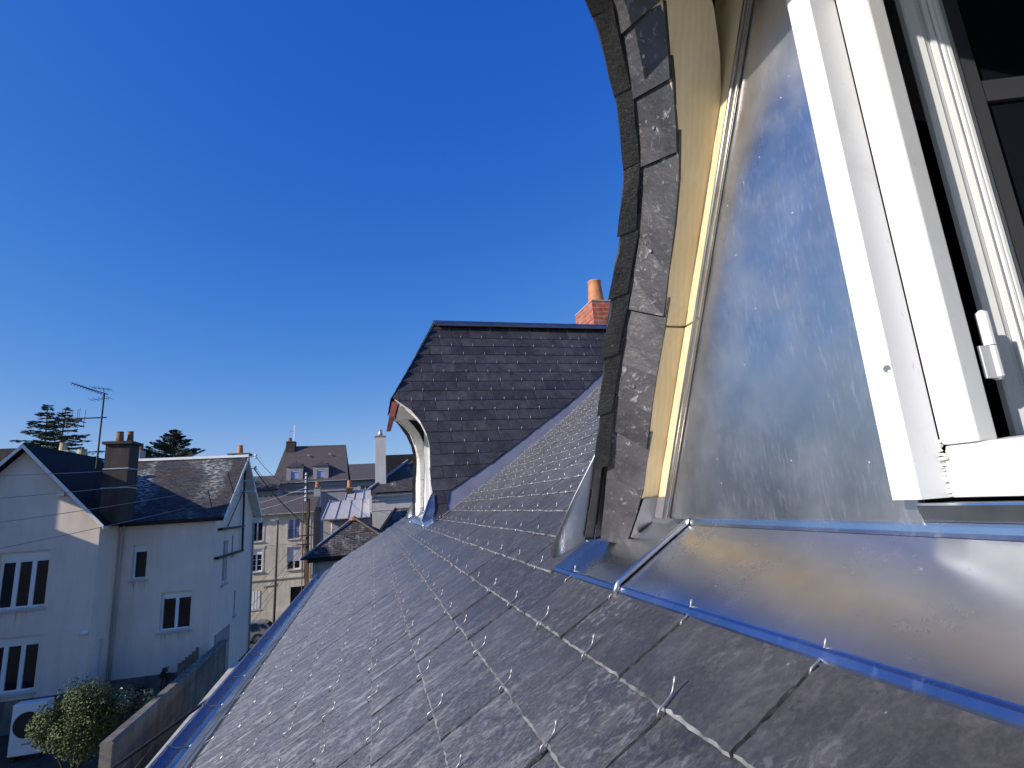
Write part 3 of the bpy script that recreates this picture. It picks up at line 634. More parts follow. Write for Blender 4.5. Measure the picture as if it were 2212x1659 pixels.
# ---- dormers
def dormer(yc, name, lab, painted):
    D = group_part(name, house); D['label'] = lab
    rg = random.Random(int(yc*10)+5)
    W = M['white_old'] if painted else M['wood']
    # slated sides
    for s in (1, -1):
        mb = MB(); V = Vector((0, -s*0.4472, 0.8944)); N = Vector((0, s*0.8944, 0.4472)); U = Vector((1, 0, 0))
        def P(x, z, lift=0.0): return Vector((x, yc+s*cheek(z), z)) + N*lift
        hooks = []
        for r in range(21):
            z0 = -0.10+r*EXP*0.8944; z1 = z0+0.235*0.8944; z1 = min(z1, 1.95)
            if z0 > 1.9: continue
            def left(z): return interp(C_T if s == 1 else B_T, z) if z < 1.0 else 0.185+(z-1.0)*0.50
            def right(z):
                x = 0.6
                off_ = 0.15
                while x < 4.2 and zr(x)+max(0.075, 0.16-0.035*(x-0.6)) < z: x += 0.01
                return x
            xr0 = right(z0); xr0b = right(min(z0+EXP*0.8944, 1.95))
            xl0 = left(z0); xl1 = left(z0+EXP*0.8944)
            o_ = (0.1125 if r % 2 else 0.0)+0.03
            j = -2
            zt_ = min(z0+0.21, 1.955); ez = EXP*0.8944
            def clip(poly, P0, P1):      # keep what lies left of the line P0 -> P1 (x, z)
                out = []
                dx, dz = P1[0]-P0[0], P1[1]-P0[1]
                f = lambda q: dx*(q[1]-P0[1])-dz*(q[0]-P0[0])
                for i in range(len(poly)):
                    p, q = poly[i], poly[(i+1) % len(poly)]; fp, fq = f(p), f(q)
                    if fp >= 0: out.append(p)
                    if fp*fq < 0: t = fp/(fp-fq); out.append((p[0]+(q[0]-p[0])*t, p[1]+(q[1]-p[1])*t))
                return out
            while True:
                xa, xb = o_+j*WID, o_+(j+1)*WID; j += 1
                if xa > xr0b+0.3: break
                g = 0.0015; lf = 0.0105+rg.uniform(-0.001, 0.001)
                poly = [(xa+g, z0), (xb-g, z0), (xb-g, zt_), (xa+g, zt_)]
                poly = clip(poly, (xr0, z0), (xr0b, z0+ez))
                if len(poly) > 2: poly = clip(poly, (xl1, z0+ez), (xl0, z0))
                if len(poly) > 2: poly = clip(poly, (0.66, 1.95), (0.185, 1.0))
                if len(poly) < 3: continue
                if max(p[0] for p in poly)-min(p[0] for p in poly) < 0.012: continue
                c = [P(x, z, lf*max(0, 1-(z-z0)/0.21)) for x, z in poly]
                if s == 1: c = c[::-1]
                slate(mb, c, N, 0.0045, 0.05 if s == -1 else 0.2, 0.0012, rg, 0.0016)
                if xa > xl0 and xb < xr0: hooks.append(P((xa+xb)/2, z0, lf))
        so = mb.build('side_slates', [M['slate_new'], M['slate_edge']], D)
        hb = MB()
        for q in hooks:
            b = hb.addv([q+V*w_[0]+U*w_[1]+N*w_[2] for w_ in hl.v])
            for f in hl.f: hb.addf(tuple(b+i for i in f))
        hb.build('side_hooks', M['steel'], D, kind='stuff', fix=False)
        # flashing where the side meets the roof
        fl = MB(); xs_ = [(0.475 if s == -1 else 0.60)+0.16*i for i in range(21)]
        for xa, xb in zip(xs_, xs_[1:]):
            za, zb = zr(xa)-0.01, zr(xb)-0.01; h = 0.22
            q = [P(xa, za, 0.002), P(xb, zb, 0.002), P(xb, zb+h, 0.002), P(xa, za+h if xa > 0.5 else za+0.20, 0.002)]
            fl.face(q if s == -1 else q[::-1])
            ya, yb2 = yc+s*(cheek(zr(xa))), yc+s*(cheek(zr(xb)))
            wd = 0.085
            q = [(xa, ya, zr(xa)+0.016), (xb, yb2, zr(xb)+0.016), (xb, yb2+s*wd, zr(xb)+0.016), (xa, ya+s*wd, zr(xa)+0.016)]
            fl.face(q if s == 1 else q[::-1])
        fl.build('side_flashing', M['zinc_flash'], D, fix=False)
        # end slates seen from inside (between the front face and the side slates)
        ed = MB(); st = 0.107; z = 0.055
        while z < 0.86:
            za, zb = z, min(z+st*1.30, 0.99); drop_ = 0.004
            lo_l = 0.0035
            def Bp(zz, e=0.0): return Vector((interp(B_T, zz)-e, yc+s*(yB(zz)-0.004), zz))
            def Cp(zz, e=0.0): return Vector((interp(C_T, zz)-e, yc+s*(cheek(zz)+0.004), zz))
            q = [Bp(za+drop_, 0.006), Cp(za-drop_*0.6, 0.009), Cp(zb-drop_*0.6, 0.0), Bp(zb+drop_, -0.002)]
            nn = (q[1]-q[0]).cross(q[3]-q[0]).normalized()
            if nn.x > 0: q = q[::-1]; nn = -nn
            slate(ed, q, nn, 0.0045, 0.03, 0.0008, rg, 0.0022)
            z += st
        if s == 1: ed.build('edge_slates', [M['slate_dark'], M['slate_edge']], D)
        # broad slates nailed on the curved front face
        fr_ = MB(); za_j = [-0.107, 0.085, 0.318, 0.563, 0.657, 0.75, 0.85, 0.975]; zb_j = [-0.097, 0.136, 0.358, 0.588, 0.688, 0.776, 0.87, 0.995]
        nl = MB()
        for i in range(len(za_j)-1):
            k = 4; pts = []
            for m_ in range(k+1):
                t_ = m_/k; ov = 0.03 if i < len(za_j)-2 else 0.0
                zA = za_j[i]+(za_j[i+1]+ov-za_j[i])*t_; zB = zb_j[i]+(zb_j[i+1]+ov-zb_j[i])*t_
                lift = (0.001 if painted else 0.008*(1-t_)+0.001); eo = rg.uniform(-0.0015, 0.0015)
                pts.append((Vector((interp(A_T, zA)-lift, yc+s*(yA(zA)-0.003+eo), zA)), Vector((interp(B_T, zB)-lift, yc+s*(yB(zB)+0.006+eo), zB))))
            for m_ in range(k):
                (a0, b0), (a1, b1) = pts[m_], pts[m_+1]
                q = [a0, b0, b1, a1]; nn = (b0-a0).cross(a1-a0).normalized()
                if nn.x > 0: nn = -nn
                bk = [p-nn*0.006 for p in q]
                e = fr_.addv(q+bk)
                fr_.addf((e, e+1, e+2, e+3), 0)
                if m_ == 0: fr_.addf((e, e+4, e+5, e+1), 1)
                fr_.addf((e+1, e+5, e+6, e+2), 1); fr_.addf((e+3, e+7, e+4, e), 1)
            (a0, b0), (a1, b1) = pts[1], pts[2]; cc = (a0+b0+a1+b1)/4; nn = (b0-a0).cross(a1-a0).normalized()
            if nn.x > 0: nn = -nn
            nl.tube([cc-nn*0.002, cc+nn*0.002], 0.0032, 8)
        if painted: fr_.build('front_board', [W, W], D)
        else: nl.build('nails', M['steel'], fr_.build('front_slates', [M['slate_front'], M['slate_edge']], D))
        # curved bracket board: inner face, with its thickness
        zz = [-0.013, 0.08, 0.183, 0.25, 0.30]; zz2 = [0.304, 0.37, 0.434, 0.5, 0.553, 0.60, 0.651, 0.70, 0.75, 0.80, 0.86, 0.92, 0.97]
        for zl in (zz, zz2):
            bb = MB(); pa = []; pb = []
            for z in zl:
                pa.append(Vector((interp(A_T, z)-0.004, yc+s*yA(z), z)))
                pb.append(Vector((0.580 if z < 0.64 else interp(R_T, z), yc+s*yA(z), z)))
            th = Vector((0, s*0.045, 0))
            for i in range(len(zl)-1):
                bb.hexa([pa[i], pb[i], pb[i]+th, pa[i]+th, pa[i+1], pb[i+1], pb[i+1]+th, pa[i+1]+th])
            bb.build('curved_bracket', W, D)
        # post beside the zinc, in the front wall plane
        def zedge(z): return 0.907-0.5535*(z+0.056)
        for z0, z1 in ((-0.012, 0.30), (0.304, 0.95)):
            pp = MB(); n_ = 8
            for i in range(n_):
                za, zb = z0+(z1-z0)*i/n_, z0+(z1-z0)*(i+1)/n_
                q = lambda z: (yc+s*(yA(z)+0.03 if z < 0.6 else cheek(z)-0.045), yc+s*(zedge(z)-0.01))
                (a, b), (c, d) = q(za), q(zb)
                pp.hexa([(0.5785, b, za), (0.5785, a, za), (0.62, a, za), (0.62, b, za), (0.5785, d, zb), (0.5785, c, zb), (0.62, c, zb), (0.62, d, zb)])
            pp.build('corner_post', W, D)
        # zinc shoe at its foot
        sh = MB()
        sh.face([(0.525, yc+s*0.9745, -0.103), (0.5775, yc+s*0.9540, -0.067), (0.5775, yc+s*0.9225, -0.012), (0.5435, yc+s*0.9225, -0.014)])
        sh.face([(0.5765, yc+s*0.9560, -0.067), (0.5765, yc+s*0.895, -0.058), (0.5765, yc+s*0.872, -0.012), (0.5765, yc+s*0.9250, -0.012)])
        sh.face([(0.490, yc+s*0.990, -0.125), (0.580, yc+s*0.956, -0.070), (0.5775, yc+s*0.9545, -0.060), (0.525, yc+s*0.975, -0.098)])
        sh.build('zinc_shoe', M['zinc_flash'], D, fix=False)
        # rolled bead along the zinc edge
        bd_ = MB(); bd_.tube([(0.576, yc+s*zedge(z), z) for z in (-0.056, 0.2, 0.5, 0.84)], 0.0045, 8); bd_.tube([(0.578, yc+s*(zedge(z)-0.012), z) for z in (-0.056, 0.2, 0.5, 0.84)], 0.0028, 6)
        bd_.build('zinc_bead', M['zinc_trim'], D, smooth=True)
        # horn: dressed zinc at the foot of the side
        hn = MB(); Lc = [(.470, .972, .096), (.456, .985, .055), (.440, 1.010, .012), (.427, 1.025, -.02), (.415, 1.038, -.046), (.397, 1.055, -.08), (.380, 1.069, -.109), (.388, 1.080, -.130)]
        Rc = [(.500, .960, .106), (.503, .985, .060), (.502, 1.006, .018), (.500, 1.022, -.015), (.497, 1.037, -.044), (.480, 1.053, -.078), (.461, 1.068, -.105), (.392, 1.081, -.131)]
        nu, grid = 8, []
        for i, (a, b) in enumerate(zip(Lc, Rc)):
            a, b = Vector((a[0], yc+s*a[1], a[2])), Vector((b[0], yc+s*b[1], b[2])); t_ = i/(len(Lc)-1)
            amt = 0.036*sin(pi*min(1, t_*1.02))**0.8
            row = []
            for u in range(nu+1):
                k = u/nu; p = a.lerp(b, k)
                fold = sin(pi*k**0.7)
                p += Vector((-0.9, -s*0.25, 0.10-0.5*k))*amt*fold
                row.append(p)
            grid.append(hn.addv(row))
        for i in range(len(grid)-1):
            for u in range(nu): hn.addf((grid[i]+u, grid[i]+u+1, grid[i+1]+u+1, grid[i+1]+u))
        ho = hn.build('zinc_horn', M['zinc_horn'], D, smooth=True, fix=False)
        md = ho.modifiers.new('thick', 'SOLIDIFY'); md.thickness = 0.002; md2 = ho.modifiers.new('sub', 'SUBSURF'); md2.levels = 1; md2.render_levels = 2
    # hipped front
    hp = MB(); V = Vector((0.50, 0, 0.95)).normalized(); N = Vector((-V.z, 0, V.x)); U = Vector((0, 1, 0)); LT = 1.07
    r = 0
    while r*EXP < LT-0.06:
        v0 = r*EXP; hw0 = 0.48*(1-v0/LT); v1 = min(v0+0.235, LT-0.01); hw1 = 0.48*(1-min(v0+EXP, LT)/LT)
        o_ = 0.1125 if r % 2 else 0; j = -4
        for j in range(-4, 4):
            ya, yb2 = o_+j*WID, o_+(j+1)*WID
            a0, b0, a1, b1 = max(ya, -hw0), min(yb2, hw0), max(ya, -hw1), min(yb2, hw1)
            if b0-a0 < 0.01: continue
            b1 = max(b1, a1+0.004)
            B = Vector((0.185, yc, 0.995))
            c = [B+V*v0+U*a0+N*0.012, B+V*v0+U*b0+N*0.012, B+V*v1+U*b1, B+V*v1+U*a1]
            slate(hp, c[::-1], N, 0.0045, 0.2, 0.001, rg, 0.0025)
        r += 1
    hp.build('front_hip_slates', [M['slate_new'], M['slate_edge']], D)
    # closed core under the slates so no light leaks
    co = MB()
    co.face([(0.60, yc-1.02, -0.08), (0.60, yc+1.02, -0.08), (0.60, yc+0.44, 1.08), (0.60, yc-0.44, 1.08)]) if False else None
    for s in (1, -1):
        co.face([(0.60, yc+s*(cheek(-0.1)-0.03), -0.1), (4.0, yc+s*(cheek(-0.1)-0.03), -0.1), (4.0, yc, 1.92), (0.68, yc, 1.92), (0.22, yc+s*(cheek(0.99)-0.02), 0.99), (0.60, yc+s*(cheek(0.92)-0.03), 0.92)])
    co.face([(0.215, yc-0.46, 0.995), (0.215, yc+0.46, 0.995), (0.69, yc, 1.92)])
    co.build('sarking', M['white_matt'], D, fix=False)
    rd = MB(); dz = -0.135
    rd.tube([(0.655, yc, 2.077+dz), (2.0, yc, 2.073+dz), (4.0, yc, 2.075+dz)], 0.024, 12)
    for s_ in (-1, 1):
        rd.hexa([(0.665, yc+s_*0.10, 2.010+dz), (4.0, yc+s_*0.10, 2.010+dz), (4.0, yc+s_*0.015, 2.064+dz), (0.665, yc+s_*0.015, 2.064+dz), (0.665, yc+s_*0.105, 2.02+dz), (4.0, yc+s_*0.105, 2.02+dz), (4.0, yc+s_*0.015, 2.078+dz), (0.665, yc+s_*0.015, 2.078+dz)])
    rd.build('ridge_capping', M['zinc_ridge'], D, smooth=False)
    # eave board and soffit
    fa = MB(); fa.hexa([(0.158, yc-0.50, 0.835), (0.205, yc-0.50, 0.835), (0.205, yc+0.50, 0.835), (0.158, yc+0.50, 0.835), (0.188, yc-0.455, 0.985), (0.250, yc-0.455, 0.985), (0.250, yc+0.455, 0.985), (0.188, yc+0.455, 0.985)])
    fa.build('eave_board', M['red_paint'] if painted else M['white_matt'], D)
    so = MB(); so.hexa([(0.252, yc-0.46, 0.94), (0.66, yc-0.42, 0.955), (0.66, yc+0.42, 0.955), (0.252, yc+0.46, 0.94), (0.252, yc-0.45, 0.955), (0.66, yc-0.41, 0.97), (0.66, yc+0.41, 0.97), (0.252, yc+0.45, 0.955)])
    so.build('soffit', W if painted else M['white_matt'], D)
    # front wall clad in zinc, with the window opening
    oy0, oy1, oz0, oz1 = 0.346, 0.346, -0.03, 0.80
    for s in (1, -1):
        zc = MB()
        pts = [(XW, yc+s*0.370, -0.052), (XW, yc+s*0.905, -0.055), (XW, yc+s*zedge(0.84), 0.84), (XW, yc+s*0.370, 0.84)]
        pts = [Vector(p) for p in pts]
        if s == -1: pts = pts[::-1]
        zc.slabpoly(pts, (-1, 0, 0), 0.01)
        zc.build('zinc_front', M['white_matt'] if painted else M['zinc_wall'], D)
    hd = MB(); hd.box(0.584, 0.66, yc-0.42, yc+0.42, 0.845, 0.953); hd.build('window_head', W if painted else M['white_matt'], D)
    # folded zinc under the sill: face, fold, apron and drip
    def strip_y(mb_, pts, ya, yb2):
        for (xa, za), (xb, zb) in zip(pts, pts[1:]):
            mb_.face([(xa, ya, za), (xa, yb2, za), (xb, yb2, zb), (xb, ya, zb)])
    up = MB(); strip_y(up, [(0.598, -0.031), (0.5812, -0.0315), (0.5805, -0.034), (0.5835, -0.0522), (0.5785, -0.0535)], yc-0.371, yc+0.371)
    up.build('sill_flashing', M['zinc_apron'], D, fix=False)
    seams = [yc+0.812, yc-0.812]
    cov = MB()
    for (ya, yb2) in ((yc-1.155, seams[1]-0.004), (seams[1]+0.004, seams[0]-0.004), (seams[0]+0.004, yc+1.155)):
        inner = abs((ya+yb2)/2-yc) < 0.5
        if inner: pts = [(0.5815, -0.052), (0.5735, -0.0545), (0.5715, -0.0645), (0.543, -0.0817), (0.4225, -0.1567), (0.4185, -0.1600), (0.4150, -0.1665), (0.4125, -0.1835), (0.4165, -0.186)]
        else: pts = [(0.543, -0.0817), (0.4225, -0.1567), (0.4185, -0.1600), (0.4150, -0.1665), (0.4125, -0.1835), (0.4165, -0.186)]
        strip_y(cov, pts, ya, yb2)
        if not inner:
            sgn = 1 if (ya+yb2)/2 > yc else -1
            a, b = sorted((seams[0] if sgn > 0 else seams[1], yc+sgn*0.95))
            strip_y(cov, [(0.5815, -0.052), (0.5735, -0.0545), (0.5715, -0.0645), (0.543, -0.0817)], a, b)
    ap = cov.build('zinc_apron', M['zinc_apron'], D, fix=False)
    # drip with sky blue painted into its colour; plain fold below the wall
    dr = MB(); strip_y(dr, [(0.4205, -0.1575), (0.4172, -0.1598), (0.4138, -0.1662), (0.4112, -0.1838)], yc-1.155, yc+1.155)
    dr.build('drip_edge', M['zinc_blue'], ap, fix=False)
    fo2 = MB(); strip_y(fo2, [(0.5775, -0.0535), (0.5690, -0.0655)], yc-0.83, yc+0.80); fo2.build('fold', M['zinc_trim'], ap, fix=False)
    for sy in seams:
        se = MB(); se.tube([(0.405, sy, -0.178), (0.417, sy, -0.153), (0.424, sy, -0.148), (0.50, sy, -0.101), (0.545, sy, -0.0735), (0.562, sy, -0.064), (0.570, sy, -0.056)], 0.0055, 8)
        se.build('standing_seam', M['zinc_apron'], ap, smooth=True)
    # window: casing boards, frame, sill, open sash
    fr = MB(); CX = 0.558
    fm = MB()
    for s in (1, -1):
        cs = MB(); ya, yb2 = sorted((yc+s*0.346, yc+s*0.379))
        cs.box(CX, 0.600, ya, yb2, -0.0265, 0.88)
        cso = cs.build('casing_board', M['white_matt'], D)
        sc_ = MB(); sc_.lathe((0, 0, 0), [(0.0, 0.001), (0.0035, 0.001), (0.0045, -0.0005)], 10)
        vv = [Vector((CX-0.0006-q[2], yc+s*0.352+q[0], 0.117+q[1])) for q in sc_.v]; sb2 = MB(); sb2.v = [tuple(q) for q in vv]; sb2.f = sc_.f; sb2.m = sc_.m; sb2.uv = sc_.uv
        sb2.build('screw', M['steel'], cso, fix=False)
        ya, yb2 = sorted((yc+s*0.307, yc+s*0.3455))
        fm.hexa([(0.600, ya, 0.029), (0.630, ya, 0.029), (0.630, yb2, 0.029), (0.600, yb2, 0.029), (0.600, ya, 0.86), (0.630, ya, 0.86), (0.630, yb2, 0.86), (0.600, yb2, 0.86)])
    fm.box(0.600, 0.640, yc-0.345, yc+0.345, 0.80, 0.86)
    wf = fm.build('window_frame', M['white'], D)
    bv = wf.modifiers.new('bevel', 'BEVEL'); bv.width = 0.003; bv.segments = 2
    sl = MB(); sl.hexa([(0.598, yc-0.346, -0.027), (0.66, yc-0.346, -0.027), (0.66, yc+0.346, -0.027), (0.598, yc+0.346, -0.027), (0.598, yc-0.346, 0.012), (0.66, yc-0.346, 0.012), (0.66, yc+0.346, 0.012), (0.598, yc+0.346, 0.012)])
    sl.hexa([(0.6015, yc-0.346, 0.012), (0.66, yc-0.346, 0.012), (0.66, yc+0.346, 0.012), (0.6015, yc+0.346, 0.012), (0.606, yc-0.346, 0.0285), (0.66, yc-0.346, 0.033), (0.66, yc+0.346, 0.033), (0.606, yc+0.346, 0.0285)])
    slo = sl.build('window_sill', M['white'], D); bv = slo.modifiers.new('bevel', 'BEVEL'); bv.width = 0.0025; bv.segments = 2
    pu = MB(); ys_ = yc+0.3455; n_ = 26
    pu.tube([(0.5985+rg.uniform(-.0008, .0008), ys_+rg.uniform(-.0006, .0004), -0.026+0.060*i/n_) for i in range(n_+1)], 0.003, 8, rr=[0.0016+0.0032*abs(sin(i*0.55+0.4))*rg.uniform(0.5, 1.0)+(0.0028 if 15 < i < 20 else 0) for i in range(n_+1)])
    pu.build('filler', M['white_old'], D, smooth=True)
    # room behind the window, its unlit darkness put into a near-black colour
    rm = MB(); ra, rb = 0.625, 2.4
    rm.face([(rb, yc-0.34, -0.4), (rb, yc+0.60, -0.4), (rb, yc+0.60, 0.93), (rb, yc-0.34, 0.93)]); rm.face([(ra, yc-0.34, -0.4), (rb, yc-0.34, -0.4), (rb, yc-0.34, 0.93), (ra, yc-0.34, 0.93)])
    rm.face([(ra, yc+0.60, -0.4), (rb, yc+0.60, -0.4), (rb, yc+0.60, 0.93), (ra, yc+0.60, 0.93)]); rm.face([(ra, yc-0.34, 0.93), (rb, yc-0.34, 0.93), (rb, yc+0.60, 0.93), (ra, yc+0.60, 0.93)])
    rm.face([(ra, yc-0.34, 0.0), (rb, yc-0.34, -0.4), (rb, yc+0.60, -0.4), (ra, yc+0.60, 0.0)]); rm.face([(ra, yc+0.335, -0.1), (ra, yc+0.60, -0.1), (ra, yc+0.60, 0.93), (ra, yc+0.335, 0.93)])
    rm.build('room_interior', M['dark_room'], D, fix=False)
    if painted:
        gl = MB(); gl.box(0.625, 0.632, yc-0.31, yc+0.31, 0.03, 0.80); gl.build('pane', M['glass'], D)
        st_ = MB(); st_.box(0.610, 0.640, yc-0.02, yc+0.02, 0.03, 0.80); st_.build('mullion', M['white'], D)
    else:
        # sash swung inwards: its moulded outer face looks towards -Y
        yS = 0.432; z0, z1 = 0.036, 0.95
        prof = [(0.740, 0.470), (0.740, 0.4425), (0.699, 0.4425), (0.699, 0.4345), (0.7015, 0.432), (0.722, 0.432), (0.7225, 0.4335), (0.728, 0.4345), (0.733, 0.436), (0.7337, 0.436), (0.7337, 0.445), (0.7372, 0.445), (0.7372, 0.434), (0.745, 0.433), (0.750, 0.4345), (0.7525, 0.4375), (0.757, 0.4350), (0.761, 0.4350), (0.7625, 0.4370), (0.767, 0.4360), (0.773, 0.4365), (0.780, 0.4400), (0.788, 0.4435), (0.794, 0.4470), (0.794, 0.470)]
        th_ = radians(20)
        def sp(x, y):      # the sash stands at 70 degrees to the wall
            t = (x-0.70)*0.67; d = y-0.432
            return (0.70+t*cos(th_)+d*sin(th_), 0.432-t*sin(th_)+d*cos(th_))
        def sbox(mb_, x0, x1, y0, y1, za, zb):
            q = [sp(x0, y0), sp(x1, y0), sp(x1, y1), sp(x0, y1)]
            mb_.hexa([(a_[0], a_[1], za) for a_ in q]+[(a_[0], a_[1], zb) for a_ in q])
        z1 = 0.90
        ss = MB(); n_ = len(prof)
        a = ss.addv([(*sp(x, y), z0) for x, y in prof]); b = ss.addv([(*sp(x, y), z1) for x, y in prof])
        for i in range(n_): ss.addf((a+i, a+(i+1) % n_, b+(i+1) % n_, b+i))
        ss.addf(tuple(a+i for i in range(n_))[::-1]); ss.addf(tuple(b+i for i in range(n_)))
        sbox(ss, 0.7945, 1.12, 0.440, 0.470, z0, 0.10)
        sso = ss.build('window_sash', M['white'], D)
        gr = MB(); sbox(gr, 0.7945, 0.822, 0.4475, 0.466, 0.10, z1); sbox(gr, 0.822, 1.15, 0.4495, 0.464, 0.472, 0.503)
        gr.build('glazing_bar', M['dark_gray'], D)
        pn = MB(); sbox(pn, 0.822, 1.15, 0.455, 0.459, 0.10, z1); pn.build('sash_pane', M['glass'], D)
        hg = MB(); hg.tube([(0.662, 0.413, 0.105), (0.662, 0.413, 0.1395)], 0.0063, 14); hg.tube([(0.662, 0.413, 0.1405), (0.662, 0.413, 0.178)], 0.0063, 14)
        hg.tube([(0.662, 0.413, 0.178), (0.662, 0.413, 0.1815)], 0.0063, 14, rr=[0.0063, 0.002]); hg.tube([(0.662, 0.413, 0.1015), (0.662, 0.413, 0.105)], 0.0063, 14, rr=[0.003, 0.0063])
        hg.hexa([(0.664, 0.4185, 0.141), (0.700, 0.4305, 0.141), (0.700, 0.4325, 0.141), (0.664, 0.4205, 0.141), (0.664, 0.4185, 0.180), (0.700, 0.4305, 0.180), (0.700, 0.4325, 0.180), (0.664, 0.4205, 0.180)])
        hg.box(0.642, 0.664, 0.410, 0.413, 0.103, 0.139)
        hg.v = [(q[0], q[1], q[2]-0.007) for q in hg.v]
        hg.build('hinge', M['white_matt'], D, smooth=False)
        scw = MB()
        for z in (0.085, 0.125, 0.165, 0.205):
            scw.tube([(0.7085, 0.4322, z), (0.7085, 0.4308, z)], 0.0034, 10)
        scw.build('hinge_screws', M['white_matt'], D)
    return D
dormer(YC1, 'near_dormer', 'nearest dormer with bare yellow wood, scratched zinc front and an open white window', False)
dormer(YC2, 'far_dormer', 'farther dormer with slated side and old white painted curved brackets', True)

# ------------------------------------------------------------------ chimney and gutter helpers for neighbours
def chimney(parent, x0, x1, y0, y1, z0, z1, mat, cap=0.07, pots=(), capmat='render_trim', bands=()):
    c = MB(); c.box(x0, x1, y0, y1, z0, z1); co = c.build('chimney', M[mat], parent)
    k = MB(); k.box(x0-cap, x1+cap, y0-cap, y1+cap, z1, z1+0.10); k.build('capping', M[capmat], co)
    for z in bands:
        k = MB(); k.box(x0-0.02, x1+0.02, y0-0.02, y1+0.02, z, z+0.035); k.build('band', M['render_trim'], co)
    for (px, py, h, r, mt) in pots:
        p = MB(); p.lathe((px, py, z1+0.10), [(r, 0), (r*0.92, h*0.6), (r*0.8, h), (r*0.9, h), (r*0.9, h+0.03), (r*0.6, h+0.03), (r*0.55, h*0.3)], 14); p.build('chimney_pot', M[mt], co, smooth=False)
    return co
def gutter_y(parent, x0, x1, Y, z, mat='iron', r=0.07, brackets=0):
    g = MB(); n = 8
    a = g.addv([(x0, Y-r*cos(pi*k/n), z-r*sin(pi*k/n)) for k in range(n+1)]); b = g.addv([(x1, Y-r*cos(pi*k/n), z-r*sin(pi*k/n)) for k in range(n+1)])
    for k in range(n): g.addf((a+k, a+k+1, b+k+1, b+k))
    g.addf([a+k for k in range(n+1)]); g.addf([b+k for k in range(n+1)])
    go = g.build('gutter', M[mat], parent, fix=False)
    if brackets:
        c = MB(); 
        for i in range(brackets):
            x = x0+(x1-x0)*(i+0.5)/brackets; c.box(x-0.015, x+0.015, Y-r-0.02, Y+r, z-r-0.02, z-r); c.box(x-0.03, x+0.03, Y-r-0.03, Y-r+0.01, z-r*0.8, z-0.01)
        c.build('gutter_brackets', M['iron'], go)
    return go
def pipe(parent, pts, r=0.05, mat='render_trim', name='downpipe'):
    p = MB(); p.tube(pts, r, 10); return p.build(name, M[mat], parent, smooth=True)

# ------------------------------------------------------------------ cream house on the left
L = thing('cream_house', 'cream house with a gabled wing, dark slate roof and tall sooty chimney at the left', 'house', (-9.0, 24.0, -6.2))
WX0, WX1, WY = -13.86, -9.12, 22.0
wa = MB()
wh = [(-11.90, -10.50, -2.42, -0.62), (-11.93, -10.52, -4.95, -3.28)]
wall_y(wa, WX0, WX1, -6.3, 0.22, WY, wh, 0.2)
apx = ((WX0+WX1)/2, WY, 2.88)
wa.face([(WX0, WY, 0.22), (WX1, WY, 0.22), apx])
wall_x(wa, WY, 23.6, -6.3, 0.22, WX1, [(22.35, 23.05, -5.9, -3.75)], 0.15)
mh = [(-8.64, -8.17, -1.95, -0.72), (-7.60, -6.58, -3.86, -2.52)]
wall_y(wa, WX1, -5.92, -6.35, 0.16, 23.6, mh, 0.2)
sh_ = [(24.95, 25.75, -2.55, -0.86), (26.35, 26.62, -1.5, -0.7), (24.30, 26.75, -6.4, -4.35), (27.2, 27.45, -4.1, -3.1)]
wall_x(wa, 23.6, 30.55, -6.5, 0.16, -5.92, sh_, 0.2)
wa.face([(-5.92, 23.6, 0.16), (-5.92, 30.55, 0.16), (-5.92, 27.15, 2.66)])
wa.face([(-13.9, 30.55, -6.5), (-5.92, 30.55, -6.5), (-5.92, 30.55, 0.16), (-13.9, 30.55, 0.16)]); wa.face([(WX0, WY, -6.3), (WX0, 30.55, -6.3), (WX0, 30.55, 0.22), (WX0, WY, 0.22)])
wa.build('wall', M['render_cream'], L, fix=False)
pl_ = MB(); pl_.box(WX0, WX1+0.03, WY-0.04, WY-0.002, -6.3, -5.15); pl_.box(WX1+0.002, WX1+0.03, WY, 23.57, -6.3, -5.5); pl_.box(WX1+0.03, -5.90, 23.57, 23.598, -6.35, -5.3); pl_.build('plinth', M['concrete'], L)
window_y(L, -11.90, -10.50, -2.42, -0.62, WY, 3, 0.2, 0.06, 0.07, 0, 'glass', 0.26)
window_y(L, -11.93, -10.52, -4.95, -3.28, WY, 3, 0.2, 0.06, 0.07, 0, 'glass', 0.22)
window_y(L, -8.64, -8.17, -1.95, -0.72, 23.6, 1, 0.2, 0.06, 0.06, 0, 'glass', 0.2)
window_y(L, -7.60, -6.58, -3.86, -2.52, 23.6, 2, 0.2, 0.06, 0.06, 0, 'glass', 0.18)
st = MB(); rs2 = random.Random(11)
for (x0, x1, z, Y_) in ((-11.9, -10.5, -2.52, WY), (-11.93, -10.52, -5.05, WY), (-7.6, -6.58, -3.96, 23.6), (-8.64, -8.17, -2.05, 23.6)):
    for k in range(9):
        xx = rs2.uniform(x0, x1); w_ = rs2.uniform(0.01, 0.035); hh_ = rs2.uniform(0.1, 0.5)
        st.face([(xx, Y_-0.004, z), (xx+w_, Y_-0.004, z), (xx+w_*0.6, Y_-0.004, z-hh_), (xx+w_*0.3, Y_-0.004, z-hh_)])
st.build('rain_streaks', M['render_stain'], L, fix=False)
for (x0, x1, z) in ((-12.2, -10.2, -0.60), (-12.2, -10.2, -3.26), (-7.85, -6.35, -2.50), (-8.95, -8.0, -0.70)):
    t = MB(); t.box(x0, x1, (WY if x1 < -9.5 else 23.6)-0.014, (WY if x1 < -9.5 else 23.6)-0.001, z, z+0.24); t.build('lintel', M['render_cream'], L)
sd = MB(); sd.box(-6.10, -6.06, 24.97, 25.73, -2.53, -0.88); sd.box(-6.10, -6.06, 26.36, 26.61, -1.49, -0.71); sd.build('side_pane', M['glass'], L)
sf = MB()
